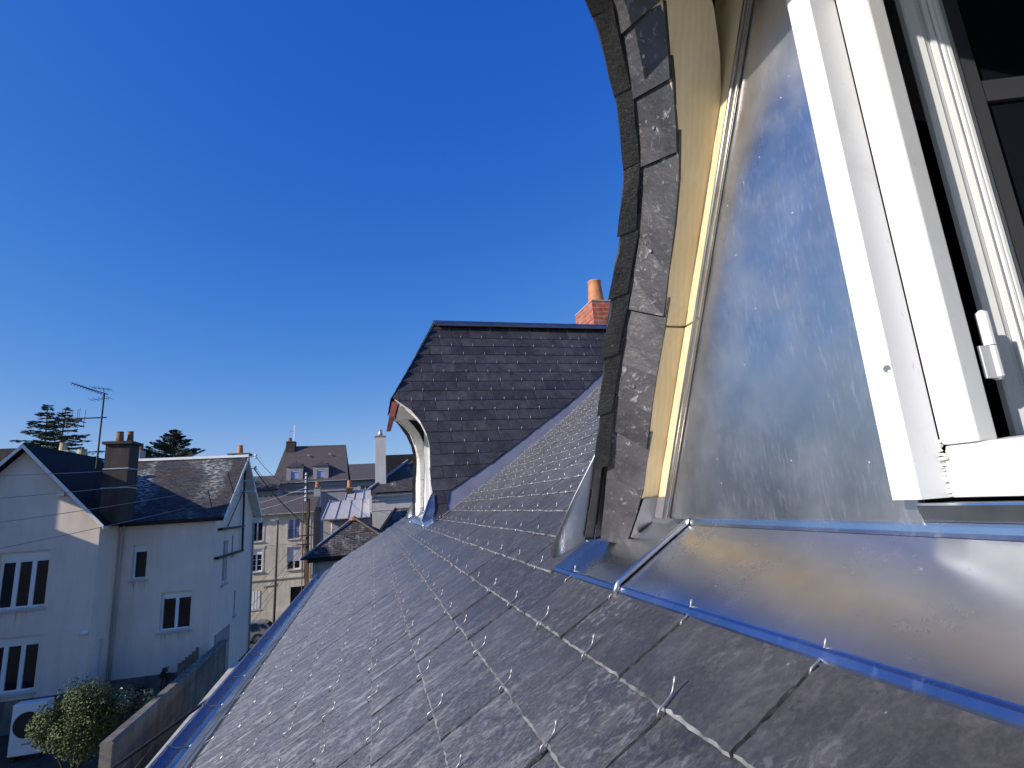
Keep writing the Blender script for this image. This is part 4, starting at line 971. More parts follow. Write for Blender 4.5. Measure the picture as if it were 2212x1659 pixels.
for a in (24.95, 25.70, 25.33): sf.box(-6.06, -6.0, a, a+0.05, -2.55, -0.86)
sf.box(-6.06, -6.0, 25.0, 25.70, -2.55, -2.48); sf.build('side_window_frame', M['white'], L)
si = MB(); si.box(-6.0, -5.84, 24.85, 25.85, -2.65, -2.56); si.box(-6.0, -5.84, 26.28, 26.7, -1.6, -1.51); si.box(-6.0, -5.84, 27.1, 27.55, -4.2, -4.11); si.build('sill', M['render_trim'], L)
gd = MB(); gd.box(-6.10, -6.04, 24.3, 26.75, -6.4, -4.35); gd.box(-6.04, -6.02, 24.95, 25.05, -6.4, -4.35); gd.build('side_door', M['render_grey'], L)
dd = MB(); dd.box(WX1-0.14, WX1-0.10, 22.35, 23.05, -5.9, -3.75); dd.box(WX1-0.02, WX1+0.06, 22.3, 22.42, -3.9, -3.72); dd.build('side_door', M['white_old'], L)
# roofs
rf = MB()
EZ, RZ = 0.10, 2.98; ax = apx[0]; s_ = (RZ-EZ)/(WX1+0.25-ax)
WYf = WY-0.35
quadroof(rf, (WX1+0.25, WYf, EZ), (WX1+0.25, 27.0, EZ), (ax, 27.0, RZ), (ax, WYf, RZ), 0.1)
quadroof(rf, (WX0-0.25, WYf, EZ), (WX0-0.25, 30.4, EZ), (ax, 30.4, RZ), (ax, WYf, RZ), 0.1)
rf.build('wing_roof', M['roof_dark'], L)
rf = MB()
quadroof(rf, (-14.0, 23.40, 0.12), (-5.56, 23.40, 0.12), (-5.56, 27.15, 2.80), (-14.0, 27.15, 2.80), 0.1)
quadroof(rf, (-14.0, 30.8, 0.12), (-5.56, 30.8, 0.12), (-5.56, 27.15, 2.80), (-14.0, 27.15, 2.80), 0.1)
rf.build('main_roof', M['roof_old'], L)
rc = MB(); rc.hexa([(-12, 27.0, 2.76), (-5.54, 27.0, 2.76), (-5.54, 27.30, 2.76), (-12, 27.30, 2.76), (-12, 27.08, 2.88), (-5.54, 27.08, 2.88), (-5.54, 27.22, 2.88), (-12, 27.22, 2.88)]); rc.build('ridge_capping', M['white_old'], L)
vb = MB()
for sx in (1, -1):
    ex = ax+sx*(WX1+0.25-ax)
    vb.hexa([(ex, WYf-0.03, EZ-0.16), (ax, WYf-0.03, RZ-0.16), (ax, WYf+0.0, RZ-0.16), (ex, WYf+0.0, EZ-0.16), (ex, WYf-0.03, EZ-0.02), (ax, WYf-0.03, RZ-0.02), (ax, WYf+0.0, RZ-0.02), (ex, WYf+0.0, EZ-0.02)])
    vb.hexa([(ex, WYf, EZ-0.14), (ax, WYf, RZ-0.14), (ax, WY, RZ-0.14), (ex, WY, EZ-0.14), (ex, WYf, EZ-0.115), (ax, WYf, RZ-0.115), (ax, WY, RZ-0.115), (ex, WY, EZ-0.115)])
vb.build('bargeboard', M['white_old'], L)
vb = MB()
for (ye, yr) in ((23.40, 27.15), (30.8, 27.15)):
    vb.hexa([(-5.58, ye, -0.08), (-5.54, ye, -0.08), (-5.54, yr, 2.60), (-5.58, yr, 2.60), (-5.58, ye, 0.12), (-5.54, ye, 0.12), (-5.54, yr, 2.80), (-5.58, yr, 2.80)])
    vb.hexa([(-5.92, ye, -0.06), (-5.56, ye, -0.06), (-5.56, yr, 2.62), (-5.92, yr, 2.62), (-5.92, ye, -0.045), (-5.56, ye, -0.045), (-5.56, yr, 2.635), (-5.92, yr, 2.635)])
vb.box(-5.94, -5.54, 30.5, 30.86, -0.28, 0.0); vb.build('side_bargeboard', M['white_old'], L)
gutter_y(L, WX1+0.2, -5.60, 23.34, 0.10, 'iron', 0.085)
ef = MB(); ef.box(WX1, -5.62, 23.42, 23.60, -0.02, 0.06); ef.build('eave_board', M['iron'], L)
pipe(L, [(-8.92, 23.36, 0.0), (-8.92, 23.38, -0.08), (-9.02, 23.52, -0.28), (-9.02, 23.52, -6.3)], 0.045)
pipe(L, [(-5.80, 30.60, -0.1), (-5.86, 30.45, -0.3), (-5.86, 30.45, -6.5)], 0.04, 'render_pale')
chimney(L, -9.28, -8.52, 22.20, 23.05, 0.12, 2.92, 'chimney_dark', 0.09, [(-8.98, 22.5, 0.36, 0.13, 'terracotta_old'), (-8.74, 22.75, 0.40, 0.11, 'terracotta_old')], 'chimney_dark', (2.02, 1.34))
chimney(L, -6.60, -5.82, 28.2, 28.8, 1.8, 2.98, 'white_old', 0.09, [(-6.22, 28.5, 0.38, 0.14, 'terracotta')], 'concrete')
chimney(L, -12.25, -11.75, 25.0, 25.5, 1.8, 3.0, 'render_pale', 0.04, [(-12.0, 25.2, 0.30, 0.14, 'pot_pale')])
chimney(L, -12.0, -11.55, 26.0, 26.5, 1.6, 2.88, 'render_pale', 0.03, [(-11.78, 26.2, 0.26, 0.19, 'pot_pale')])
wl = MB(); wl.lathe((-9.22, 21.85, -3.36), [(0.0, 0.12), (0.10, 0.08), (0.13, 0.0), (0.10, -0.04), (0, -0.05)], 12); wl.build('wall_lamp', M['porcelain'], L, smooth=True)
fl_ = MB(); fl_.box(-10.45, -10.25, 21.9, 22.0, 1.15, 1.30); fl_.build('floodlight', M['porcelain'], L)
# steel mast bracketed off the side wall
ms = MB(); ms.tube([(-5.80, 27.85, -1.48), (-5.80, 27.70, 2.30)], 0.05, 8)
mo = ms.build('wire_mast', M['iron'], L)
for (ya, yb2, z) in ((24.0, 28.0, -0.36), (23.7, 28.0, -1.44)):
    b = MB(); b.box(-5.84, -5.76, ya, yb2, z-0.045, z+0.045); b.box(-5.92, -5.76, ya, ya+0.08, z-0.04, z+0.04); b.build('mast_bracket', M['iron'], mo)
b = MB(); b.tube([(-5.80, 24.9, -0.36), (-5.80, 27.75, 1.35)], 0.025, 6); b.build('mast_stay', M['iron'], mo)
for i, z in enumerate((2.85, 2.30, 1.75, 1.25)):
    b = MB(); b.box(-5.80, -5.35, 27.66, 27.74, z-0.04, z+0.0); b.lathe((-5.35, 27.7, z-0.1), [(0.03, 0), (0.07, 0.02), (0.07, 0.08), (0.04, 0.1), (0.06, 0.16), (0.06, 0.2), (0.0, 0.22)], 10); b.build('insulator', M['porcelain'], mo)

# TV aerial beside the chimney
A = thing('tv_aerial', 'tall television aerial on a pole beside the sooty chimney', 'aerial', (-9.40, 22.6, 1.0))
p = MB(); p.tube([(-9.68, 22.6, 0.6), (-9.66, 22.6, 4.90)], 0.032, 8); p.build('pole', M['iron'], A)
p = MB(); bx_, by_, bz_ = -9.66, 22.6, 4.88
p.tube([(bx_+0.12, by_, bz_-0.03), (-10.62, by_-0.2, bz_+0.36)], 0.018, 6)
for i in range(11):
    t = i/10; c = Vector((bx_-0.1, by_, bz_)).lerp(Vector((-10.62, by_-0.2, bz_+0.36)), t); p.tube([c+Vector((0, -0.16, 0)), c+Vector((0, 0.16, 0))], 0.008, 4); p.tube([c+Vector((-0.03, 0, -0.05)), c+Vector((0.03, 0, 0.05))], 0.010, 4)
for dz in (0.16, -0.16):
    for k in range(5): p.tube([(bx_+0.28-0.14*k-0.1, by_-0.3, bz_+dz*(1+0.12*k)), (bx_+0.28-0.14*k-0.1, by_+0.3, bz_+dz*(1+0.12*k))], 0.006, 4)
    p.tube([(bx_+0.22, by_, bz_+dz), (bx_-0.42, by_, bz_+dz*1.5)], 0.009, 4); p.tube([(bx_, by_, bz_), (bx_-0.05, by_, bz_+dz*1.2)], 0.012, 4)
p.build('top_array', M['iron'], A)
p = MB(); p.tube([(bx_+0.15, by_, 3.98), (-10.45, by_, 3.96)], 0.025, 6); p.tube([(-10.15, by_, 3.80), (-10.98, by_, 4.06)], 0.02, 6); p.box(-10.5, -10.3, by_-0.05, by_+0.05, 3.84, 3.98)
for x, h in ((-10.94, 0.34), (-10.62, 0.34), (-10.46, 0.36), (-10.40, 0.40), (-10.22, 0.36)): p.tube([(x, by_, 3.95-h), (x+0.03, by_, 3.95+h)], 0.008, 4)
p.build('lower_array', M['iron'], A)

# unseen tall neighbour at left, its blocks shaped to shade the courtyard
N_ = thing('tall_neighbour_house', 'unseen neighbour house beyond the left edge, shaped to shade the courtyard', 'house', (-18, 17, -6.2))
mb = MB(); mb.box(-17.4, -15.0, 15.4, 20.68, -6.3, 2.27); mb.box(-17.4, -15.0, 20.68, 24.0, -6.3, 3.35); mb.box(-15.22, -15.0, 20.69, 23.99, 3.352, 3.50); mb.build('wall', M['render_pale'], N_)
mb = MB(); mb.box(-15.22, -15.0, 18.0, 21.35, 3.502, 4.62); mb.box(-15.22, -15.0, 18.0, 20.68, 3.35, 3.50); mb.build('added_shade_screen', M['wood_grey'], N_)  # thin screen added out of view to bound the lit gable patch
mb = MB(); mb.box(-15.3, -14.95, 17.9, 21.4, 4.622, 4.66); mb.build('shade_screen_top', M['zinc_roof'], N_)
N2 = thing('left_edge_house', 'house showing only a dark chimney and roof strip at the left edge', 'house', (-22, 42, -9.5))
mb = MB(); mb.box(-20, -13.5, 31.2, 36, -8.6, 1.9); mb.build('wall', M['render_white'], N2)
mb = MB(); quadroof(mb, (-20, 31, 1.95), (-13.3, 31, 1.95), (-13.3, 33.5, 3.05), (-20, 33.5, 3.05), 0.12); mb.build('roof', M['roof_plain'], N2)
mb = MB(); mb.box(-15.9, -14.35, 28.0, 28.8, -6.3, 3.64); mb.build('chimney', M['chimney_dark'], N2)
N3X = -13.62
N3 = thing('chimney_behind_ridge', 'grey chimney stack with pots behind the ridge of the cream house', 'chimney', (-10.9, 36, -6.3))
mb = MB(); mb.box(N3X-0.33, N3X+0.36, 36, 36.8, -6.3, 4.35); mb.build('stack', M['render_grey'], N3)
for px, h in ((N3X-0.3, 0.55), (N3X-0.08, 0.4), (N3X+0.25, 0.42)):
    p = MB(); p.lathe((px, 36.4, 4.35), [(0.13, 0), (0.11, h), (0.06, h)], 12); p.build('chimney_pot', M['terracotta_old'], N3)

# ------------------------------------------------------------------ beige house across the street
B = thing('beige_house', 'beige three storey house with sunlit cracked front and grey roof across the street', 'house', (-8.5, 57, -9.5))
BY = 54.0
h = [(-10.55, -9.60, -2.11, -0.26), (-7.50, -6.46, -2.12, -0.33), (-10.55, -9.58, -4.70, -2.76), (-7.50, -6.36, -4.78, -2.84), (-10.55, -9.64, -7.86, -6.33), (-7.14, -5.95, -9.3, -6.30)]
wa = MB(); wall_y(wa, -14, -5.30, -9.5, 0.15, BY, h, 0.22); wa.build('wall', M['render_beige'], B, fix=False)
sw = MB(); wall_x(sw, BY, 60.5, -9.5, 0.15, -5.30, [], 0.1); sw.face([(-5.30, 54, 0.15), (-5.30, 60.5, 0.15), (-5.30, 57.2, 1.75)]); sw.build('side_wall', M['iron'], B, fix=False)  # shade on this side put into a near-black wall colour
window_y(B, -10.55, -9.60, -2.11, -0.26, BY, 2, 0.2, 0.12, 0.06, 0, 'glass', 0, 'white', None, True)
window_y(B, -7.50, -6.46, -2.12, -0.33, BY, 2, 0.2, 0.12, 0.06, 0, 'glass_blue', 0, 'white', None, True)
window_y(B, -10.55, -9.58, -4.70, -2.76, BY, 2, 0.2, 0.16, 0.07, 2, 'glass', 0.45)
window_y(B, -7.50, -6.36, -4.78, -2.84, BY, 2, 0.2, 0.16, 0.07, 0, 'glass', 0, 'white', -4.05)
window_y(B, -10.55, -9.64, -7.86, -6.33, BY, 1, 0.12, 0.08, 0.04, 0, 'glass', 0)
sh2 = MB()
for k in range(4): sh2.box(-10.54+k*0.235, -10.36+k*0.235, BY-0.04, BY-0.0, -7.84, -6.35)
sh2.build('slatted_shutter', M['white_old'], B)
dr = MB(); dr.box(-7.14, -5.95, BY+0.18, BY+0.22, -9.3, -6.30); dr.build('door', M['black'], B)
df = MB(); df.box(-7.24, -7.14, BY-0.03, BY+0.2, -9.4, -6.25); df.box(-7.30, -5.85, BY-0.04, BY-0.001, -6.30, -6.18); df.build('door_surround', M['render_trim'], B)
for (x0, x1, z0, z1) in h[:4]:
    tr = MB(); tr.box(x0-0.14, x0-0.001, BY-0.03, BY-0.002, z0, z1); tr.box(x1+0.001, x1+0.14, BY-0.03, BY-0.002, z0, z1); tr.box(x0-0.2, x1+0.2, BY-0.05, BY-0.002, z1+0.001, z1+0.22); tr.build('window_surround', M['render_trim'], B)
bn = MB(); bn.hexa([(-14, BY-0.12, -5.50), (-5.3, BY-0.12, -5.50), (-5.3, BY, -5.50), (-14, BY, -5.50), (-14, BY-0.12, -5.36), (-5.3, BY-0.12, -5.36), (-5.3, BY, -5.36), (-14, BY, -5.36)])
bn.box(-14, -5.3, BY-0.02, BY-0.002, -2.55, -2.47); bn.build('string_course', M['render_trim'], B)
bn = MB(); bn.box(-14, -5.3, BY-0.06, BY-0.003, -9.5, -8.15); bn.build('plinth', M['render_beige'], B)
rf = MB(); quadroof(rf, (-14, 53.55, 0.22), (-5.2, 53.55, 0.22), (-5.0, 57.2, 1.92), (-14, 57.2, 1.92), 0.12); quadroof(rf, (-14, 61, 0.22), (-5.2, 61, 0.22), (-5.0, 57.2, 1.92), (-14, 57.2, 1.92), 0.12); rf.build('roof', M['roof_plain'], B)
kn = MB()
for i in range(11): kn.box(-10.6+i*0.5, -10.5+i*0.5, 57.1, 57.3, 1.90, 2.06)
kn.build('ridge_knob', M['iron'], B)
gutter_y(B, -14, -5.2, 53.5, 0.22, 'white_old', 0.08, 12)
pipe(B, [(-5.55, 53.85, 0.1), (-5.55, 53.85, -9.4)], 0.05, 'render_trim'); pipe(B, [(-6.0, 53.85, 0.1), (-6.0, 53.85, -5.5)], 0.03, 'iron')
chimney(B, -5.55, -4.95, 56.6, 57.4, 0.6, 2.45, 'render_grey', 0.06, [(-5.3, 57, 0.55, 0.17, 'terracotta')], 'concrete')
sb = MB(); sb.tube([(-9.3, BY-0.05, -6.2), (-9.3, BY-0.05, -6.05), (-8.4, BY-0.05, -6.02), (-8.4, BY-0.05, -5.8)], 0.03, 6); sb.build('wall_pipe', M['iron'], B)

# ------------------------------------------------------------------ tall house with two roof dormers
T_ = thing('tall_house', 'tall grey house with steep roof and two small dormers with blue blinds', 'house', (-7, 72, -9.6))
mb = MB(); mb.box(-11.1, -2.9, 68.3, 76, -9.6, 3.75); mb.build('wall', M['render_grey'], T_)
rf = MB(); quadroof(rf, (-11.35, 67.9, 3.75), (-2.75, 67.9, 3.75), (-3.2, 71.2, 8.35), (-10.35, 71.2, 8.40), 0.2); quadroof(rf, (-2.75, 76.2, 3.75), (-11.35, 76.2, 3.75), (-10.35, 71.2, 8.40), (-3.2, 71.2, 8.35), 0.2)
rf.build('roof', M['roof_plain'], T_)
sg = MB(); sg.face([(-3.0, 68.2, 3.7), (-3.0, 76, 3.7), (-3.25, 71.2, 8.3)]); sg.build('gable_wall', M['render_grey'], T_, fix=False)
for (x0, x1, zt, xa) in ((-9.75, -7.95, 5.60, -8.9), (-6.80, -5.05, 5.58, -5.98)):
    d = MB(); hh = [((x0+x1)/2-0.42, (x0+x1)/2+0.42, 3.92, 5.12)]; wall_y(d, x0, x1, 3.85, zt, 68.1, hh, 0.2)
    d.face([(x1, 68.1, 3.85), (x1, 70.2, 3.85), (x1, 70.2, zt), (x1, 68.1, zt)]); d.face([(x0, 68.1, 3.85), (x0, 70.2, 3.85), (x0, 70.2, zt), (x0, 68.1, zt)])
    do = d.build('roof_dormer', M['render_grey'], T_, fix=False)
    q = MB(); ym = 69.0
    for e0, e1 in (((x0-0.12, 67.95), (x1+0.12, 67.95)), ((x1+0.12, 67.95), (x1+0.12, 70.4)), ((x0-0.12, 70.4), (x0-0.12, 67.95))):
        q.face([(e0[0], e0[1], zt-0.02), (e1[0], e1[1], zt-0.02), ((x0+x1)/2, ym+0.3, zt+0.62)])
    q.lathe(((x0+x1)/2, ym+0.25, zt+0.60), [(0.1, -0.08), (0.06, 0.05), (0.03, 0.16), (0, 0.18)], 8)
    q.build('dormer_roof', M['roof_plain'], do, fix=False)
    a = hh[0]; bl = MB(); bl.box(a[0], a[1], 68.22, 68.26, a[2], a[3]-0.14); bl.build('blue_blind', M['blind'], do)
    bl = MB(); bl.box(a[0], a[1], 68.15, 68.26, a[3]-0.14, a[3]); bl.build('blind_box', M['white_old'], do)
gutter_y(T_, -11.4, -2.9, 67.8, 3.76, 'white_old', 0.10)
cc = MB(); cc.box(-11.2, -2.9, 68.1, 68.3, 3.2, 3.6); cc.box(-11.2, -2.9, 68.2, 68.3, 2.5, 2.62); cc.build('cornice', M['render_grey'], T_)
chimney(T_, -10.25, -9.25, 70.6, 72.2, 6.5, 8.85, 'chimney_dark', 0.04, [(-9.85, 71, 0.45, 0.22, 'terracotta_old')], 'chimney_dark')
sk = MB(); sk.box(-7.7, -7.45, 69.9, 70.1, 7.05, 7.12); sk.box(-5.2, -4.95, 69.9, 70.1, 7.10, 7.17); sk.build('roof_vent', M['porcelain'], T_)
A2 = thing('thin_aerial', 'thin aerial mast standing above the chimney of the tall house', 'aerial', (-9.4, 71.5, 8.9))
p = MB(); p.tube([(-9.45, 71.5, 8.8), (-9.45, 71.5, 11.3)], 0.035, 6); p.tube([(-9.45, 71.5, 10.35), (-10.0, 71.5, 10.32)], 0.03, 5); p.tube([(-9.95, 71.5, 10.1), (-9.95, 71.5, 10.6)], 0.03, 5); p.tube([(-9.55, 71.5, 11.2), (-9.35, 71.5, 11.3)], 0.05, 5); p.build('mast', M['alu'], A2)

H2 = thing('rear_left_house', 'house with plain grey roof between the cream and tall houses', 'house', (-13, 66, -9.6))
mb = MB(); mb.box(-18, -10.0, 64.5, 70, -9.6, 2.9); mb.build('wall', M['render_grey'], H2)
rf = MB(); quadroof(rf, (-18, 64, 2.9), (-10.0, 64, 2.9), (-9.9, 67, 4.6), (-18, 67, 4.6), 0.15); rf.build('roof', M['roof_plain'], H2)
rf = MB(); rf.box(-11.6, -10.3, 63.9, 64.05, 2.85, 3.0); rf.build('gutter', M['rust'], H2)
H3 = thing('rear_right_house', 'long low house with brown grey roof and one small lit window behind', 'house', (-1, 84, -9.8))
wa = MB(); wall_y(wa, -4.5, 6, -9.8, 4.3, 80, [(-1.55, -0.3, 2.7, 3.55)], 0.2); wa.build('wall', M['render_pale'], H3, fix=False)
rf = MB(); quadroof(rf, (-4.6, 79.6, 4.35), (6, 79.6, 4.35), (6, 83.5, 6.85), (-4.6, 83.5, 6.85), 0.2); rf.build('roof', M['roof_plain'], H3)
window_y(H3, -1.55, -0.3, 2.7, 3.55, 80, 2, 0.2, 0.1, 0.08, 0, 'glass'); gutter_y(H3, -4.6, 6, 79.5, 4.35, 'white_old', 0.1)
tt = MB(); tt.box(-2.0, 0.15, 79.95, 79.998, 3.6, 3.9); tt.box(-2.0, -1.6, 79.96, 79.997, 2.6, 3.6); tt.box(-0.25, 0.15, 79.96, 79.997, 2.6, 3.6); tt.build('window_surround', M['render_trim'], H3)

# ------------------------------------------------------------------ pale house with the tall white chimney
F_ = thing('white_chimney_house', 'pale house with mossy hipped roof and very tall white chimney', 'house', (2.2, 51, -9.5))
mb = MB(); mb.box(-0.16, 9, 48.0, 58, -9.5, 1.25); mb.build('wall', M['render_white'], F_)
rf = MB(); quadroof(rf, (-0.62, 47.6, 1.42), (9, 47.6, 1.42), (9, 51.5, 4.3), (3.3, 51.5, 4.3), 0.12)
quadroof(rf, (-0.62, 55.4, 1.42), (-0.62, 47.6, 1.42), (3.3, 51.5, 4.3), (3.3, 51.5, 4.3), 0.12); rf.build('roof', M['roof_old'], F_)
cc = MB(); cc.box(-0.45, 9, 47.75, 48.0, 1.02, 1.30); cc.box(-0.3, 9, 47.9, 48.0, 0.72, 1.02); cc.box(-0.16, 9, 47.97, 48.0, -0.12, -0.06); cc.build('cornice', M['render_white'], F_)
gutter_y(F_, -0.62, 9, 47.5, 1.42, 'iron', 0.09)
hr = MB(); hr.tube([(-0.6, 47.6, 1.5), (3.3, 51.5, 4.36)], 0.12, 8); hr.build('hip_capping', M['render_grey'], F_)
rf = MB(); quadroof(rf, (1.0, 56, 1.6), (12, 56, 1.6), (12, 60, 5.75), (1.0, 60, 5.75), 0.15); rf.build('rear_roof', M['roof_dark'], F_)
chimney(F_, 0.30, 1.20, 48.6, 50.2, 1.2, 6.30, 'render_white', 0.03, [], 'tile_brown')
p = MB(); p.lathe((0.75, 49.2, 6.40), [(0.17, 0), (0.22, 0.2), (0.15, 0.42), (0.12, 0.5), (0.12, 0.56), (0.2, 0.58), (0.2, 0.62), (0, 0.66)], 14); p.build('chimney_cowl', M['alu'], F_)

# zinc roofed outbuildings
G1 = thing('zinc_roof_annex', 'low annex with pale standing seam zinc lean-to roof', 'annex', (-1.8, 42, -9.5))
mb = MB(); mb.box(-3.30, -0.15, 40.4, 43.5, -9.5, -0.42); mb.build('wall', M['render_pale'], G1)
rf = MB(); quadroof(rf, (-3.42, 40.0, -0.42), (-0.12, 40.0, -0.50), (-0.12, 42.6, 0.80), (-3.1, 42.6, 0.86), 0.08); ro = rf.build('roof', M['zinc_roof'], G1)
for i, t in enumerate((0.02, 0.27, 0.53, 0.79, 0.985)):
    e = Vector((-3.42, 40.0, -0.40)).lerp(Vector((-0.12, 40.0, -0.48)), t); r_ = Vector((-3.1, 42.6, 0.88)).lerp(Vector((-0.12, 42.6, 0.82)), t)
    b = MB(); b.hexa([e+Vector((-.035, 0, 0)), e+Vector((.035, 0, 0)), r_+Vector((.035, 0, 0)), r_+Vector((-.035, 0, 0)), e+Vector((-.02, 0, .05)), e+Vector((.02, 0, .05)), r_+Vector((.02, 0, .05)), r_+Vector((-.02, 0, .05))]); b.build('seam', M['zinc_roof'], ro)
gutter_y(G1, -3.42, -0.12, 39.9, -0.46, 'zinc_roof', 0.08, 5); pipe(G1, [(-2.72, 40.2, -0.55), (-2.72, 40.3, -1.6)], 0.05, 'white_old')
sb = MB(); sb.box(-0.2, -0.02, 40.6, 42.7, -0.3, 1.0); sb.build('parapet', M['white_old'], G1)
G2 = thing('upper_zinc_shed', 'smaller zinc roofed shed above the annex with a clay pot chimney', 'annex', (-1.2, 45.5, -9.5))
mb = MB(); mb.box(-1.95, 0.0, 44.5, 47, -9.5, 0.72); mb.build('wall', M['chimney_dark'], G2)
rf = MB(); quadroof(rf, (-2.14, 44.0, 0.80), (-0.1, 44.0, 0.80), (-0.1, 46.2, 1.68), (-1.98, 46.2, 1.68), 0.08); ro = rf.build('roof', M['zinc_roof'], G2)
for t in (0.02, 0.36, 0.70):
    e = Vector((-2.14, 44.0, 0.82)).lerp(Vector((-0.1, 44.0, 0.82)), t); r_ = Vector((-1.98, 46.2, 1.70)).lerp(Vector((-0.1, 46.2, 1.70)), t)
    b = MB(); b.hexa([e+Vector((-.035, 0, 0)), e+Vector((.035, 0, 0)), r_+Vector((.035, 0, 0)), r_+Vector((-.035, 0, 0)), e+Vector((-.02, 0, .05)), e+Vector((.02, 0, .05)), r_+Vector((.02, 0, .05)), r_+Vector((-.02, 0, .05))]); b.build('seam', M['zinc_roof'], ro)
chimney(G2, -2.0, -1.5, 45.4, 46.0, 0.5, 1.80, 'chimney_dark', 0.03, [(-1.78, 45.7, 0.55, 0.17, 'terracotta')], 'tile_brown')

# hipped slate cottage in front
K = thing('hipped_cottage', 'low cottage with mossy hipped slate roof just beyond the own roof edge', 'house', (-1.0, 32, -9.0))
KS = 1.2
def kp(x, y, z): return (x*KS, y*KS, z*KS)
mb = MB(); mb.box(-2.97*KS, 7, 30.2*KS, 39.6, -9.3, -2.25*KS); mb.build('wall', M['render_beige'], K)
rf = MB(); quadroof(rf, kp(-3.45, 29.8, -2.18), kp(1.5, 29.8, -2.18), kp(-1.0, 32.1, -0.42), kp(-1.05, 32.1, -0.42), 0.1)
quadroof(rf, (-3.45*KS, 39.8, -2.18*KS), kp(-3.45, 29.8, -2.18), kp(-1.05, 32.1, -0.42), kp(-1.05, 32.1, -0.42), 0.1)
quadroof(rf, kp(1.5, 29.8, -2.18), (3.1, 39.8, -2.6), kp(-1.0, 32.1, -0.42), kp(-1.0, 32.1, -0.42), 0.1)
rf.build('roof', M['roof_mossy'], K)
hr = MB(); hr.tube([kp(-1.0, 31.98, -0.36), kp(1.5, 29.8, -2.10)], 0.12, 8); hr.build('hip_capping', M['iron'], K)  # right hip lies in shadow: its shade is painted as near-black
hr = MB(); hr.lathe(kp(-1.02, 32.0, -0.5), [(0.30, 0), (0.26, 0.14), (0.12, 0.24), (0, 0.26)], 10); hr.build('ridge_tile', M['tile_brown'], K)
hr = MB(); hr.tube([kp(-1.05, 32.0, -0.39), kp(-3.45, 29.8, -2.15)], 0.06, 6); hr.build('left_hip_tile', M['render_grey'], K)
gutter_y(K, -3.5*KS, 7, 29.72*KS, -2.16*KS, 'iron', 0.10, 9)
cc = MB(); cc.box(-3.2*KS, 7, 29.9*KS, 30.2*KS, -2.42*KS, -2.27*KS); cc.build('eave_board', M['iron'], K)
pipe(K, [kp(-2.86, 30.1, -2.3), (-2.86*KS, 30.1*KS, -9.0)], 0.05, 'render_trim')
R_ = thing('side_roof_house', 'house with mossy slate roof and pale verge behind the cottage', 'house', (3.0, 43, -9.0))
mb = MB(); mb.box(1.1, 9, 42.2, 47, -9.3, -1.6); mb.build('wall', M['render_pale'], R_)
rf = MB(); quadroof(rf, (0.40, 41.0, -1.76), (9, 41.0, -1.76), (9, 43.7, 0.0), (1.76, 43.7, 0.0), 0.12); rf.build('roof', M['roof_mossy'], R_)
vg = MB(); vg.tube([(0.38, 41.0, -1.7), (1.74, 43.7, 0.06)], 0.08, 6); vg.build('verge', M['tile_brown'], R_)

# ------------------------------------------------------------------ street furniture
U_ = thing('utility_pole', 'wooden utility pole with a stack of white insulators and rusty guard', 'utility pole', (-4.5, 42, -9.5))
p = MB(); p.tube([(-4.55, 42, -9.5), (-4.50, 42, -4), (-4.48, 42, 1.1)], 0.13, 10, rr=[0.16, 0.15, 0.12]); p.build('pole', M['bark'], U_)
p = MB(); p.tube([(-4.60, 41.95, 0.9), (-4.60, 41.95, 3.0)], 0.06, 8); p.build('top_iron', M['iron'], U_)
for z in (2.85, 2.60, 2.32, 1.88, 1.60, 1.30, 1.02):
    q = MB(); q.lathe((-4.66, 41.85, z-0.09), [(0.03, 0), (0.08, 0.02), (0.08, 0.08), (0.05, 0.1), (0.07, 0.16), (0.03, 0.2)], 10); q.build('insulator', M['porcelain'], U_)
p = MB(); p.box(-4.56, -4.42, 41.80, 41.86, -6.0, -3.2); p.box(-4.52, -4.44, 41.82, 41.86, -0.2, 1.0); p.tube([(-4.80, 41.9, 1.0), (-4.82, 41.9, -9.3)], 0.035, 6); p.build('cable_guard', M['rust'], U_)
p = MB(); p.box(-5.1, -4.1, 41.7, 41.78, -1.52, -1.44); p.box(-5.2, -4.3, 41.7, 41.78, -2.12, -2.04); p.build('cross_arm', M['iron'], U_)
S_ = thing('street_lamp', 'slim dark street lamp with a small boxy head in front of the beige house', 'street lamp', (-7.7, 49, -9.5))
p = MB(); p.tube([(-7.68, 49, -9.5), (-7.62, 49, -5), (-7.57, 49, -0.22)], 0.08, 10, rr=[0.11, 0.085, 0.06]); p.build('pole', M['iron'], S_)
p = MB(); p.box(-8.15, -7.50, 48.9, 49.1, -0.33, -0.20); p.build('lamp_head', M['alu'], S_)
p = MB(); p.box(-8.12, -7.80, 48.88, 49.12, -0.37, -0.33); p.build('lamp_glass', M['porcelain'], S_)

# car
Cc = thing('parked_car', 'silver grey hatchback parked by the beige house, seen from its side', 'car', (-9.7, 48.8, -9.5))
cx, cz = -7.72, -9.5
side = [(0, 0.35), (0.02, 0.72), (-0.02, 0.98), (-0.30, 1.30), (-0.55, 1.47), (-1.0, 1.53), (-1.7, 1.52), (-2.15, 1.40), (-2.75, 1.02), (-3.7, 0.84), (-3.98, 0.62), (-4.0, 0.32), (-3.75, 0.22), (-0.25, 0.24)]
def inset(zz): return 0.0 if zz < 0.95 else (zz-0.95)*0.42
b = MB(); n_ = len(side)
l0 = b.addv([(cx+x, 48.0+0.03*(abs(x+2)/2)**2+inset(z), cz+z) for x, z in side]); l1 = b.addv([(cx+x, 49.72-0.03*(abs(x+2)/2)**2-inset(z), cz+z) for x, z in side])
for i in range(n_): b.addf((l0+i, l0+(i+1) % n_, l1+(i+1) % n_, l1+i))
b.addf([l0+i for i in range(n_)]); b.addf([l1+i for i in range(n_)][::-1])
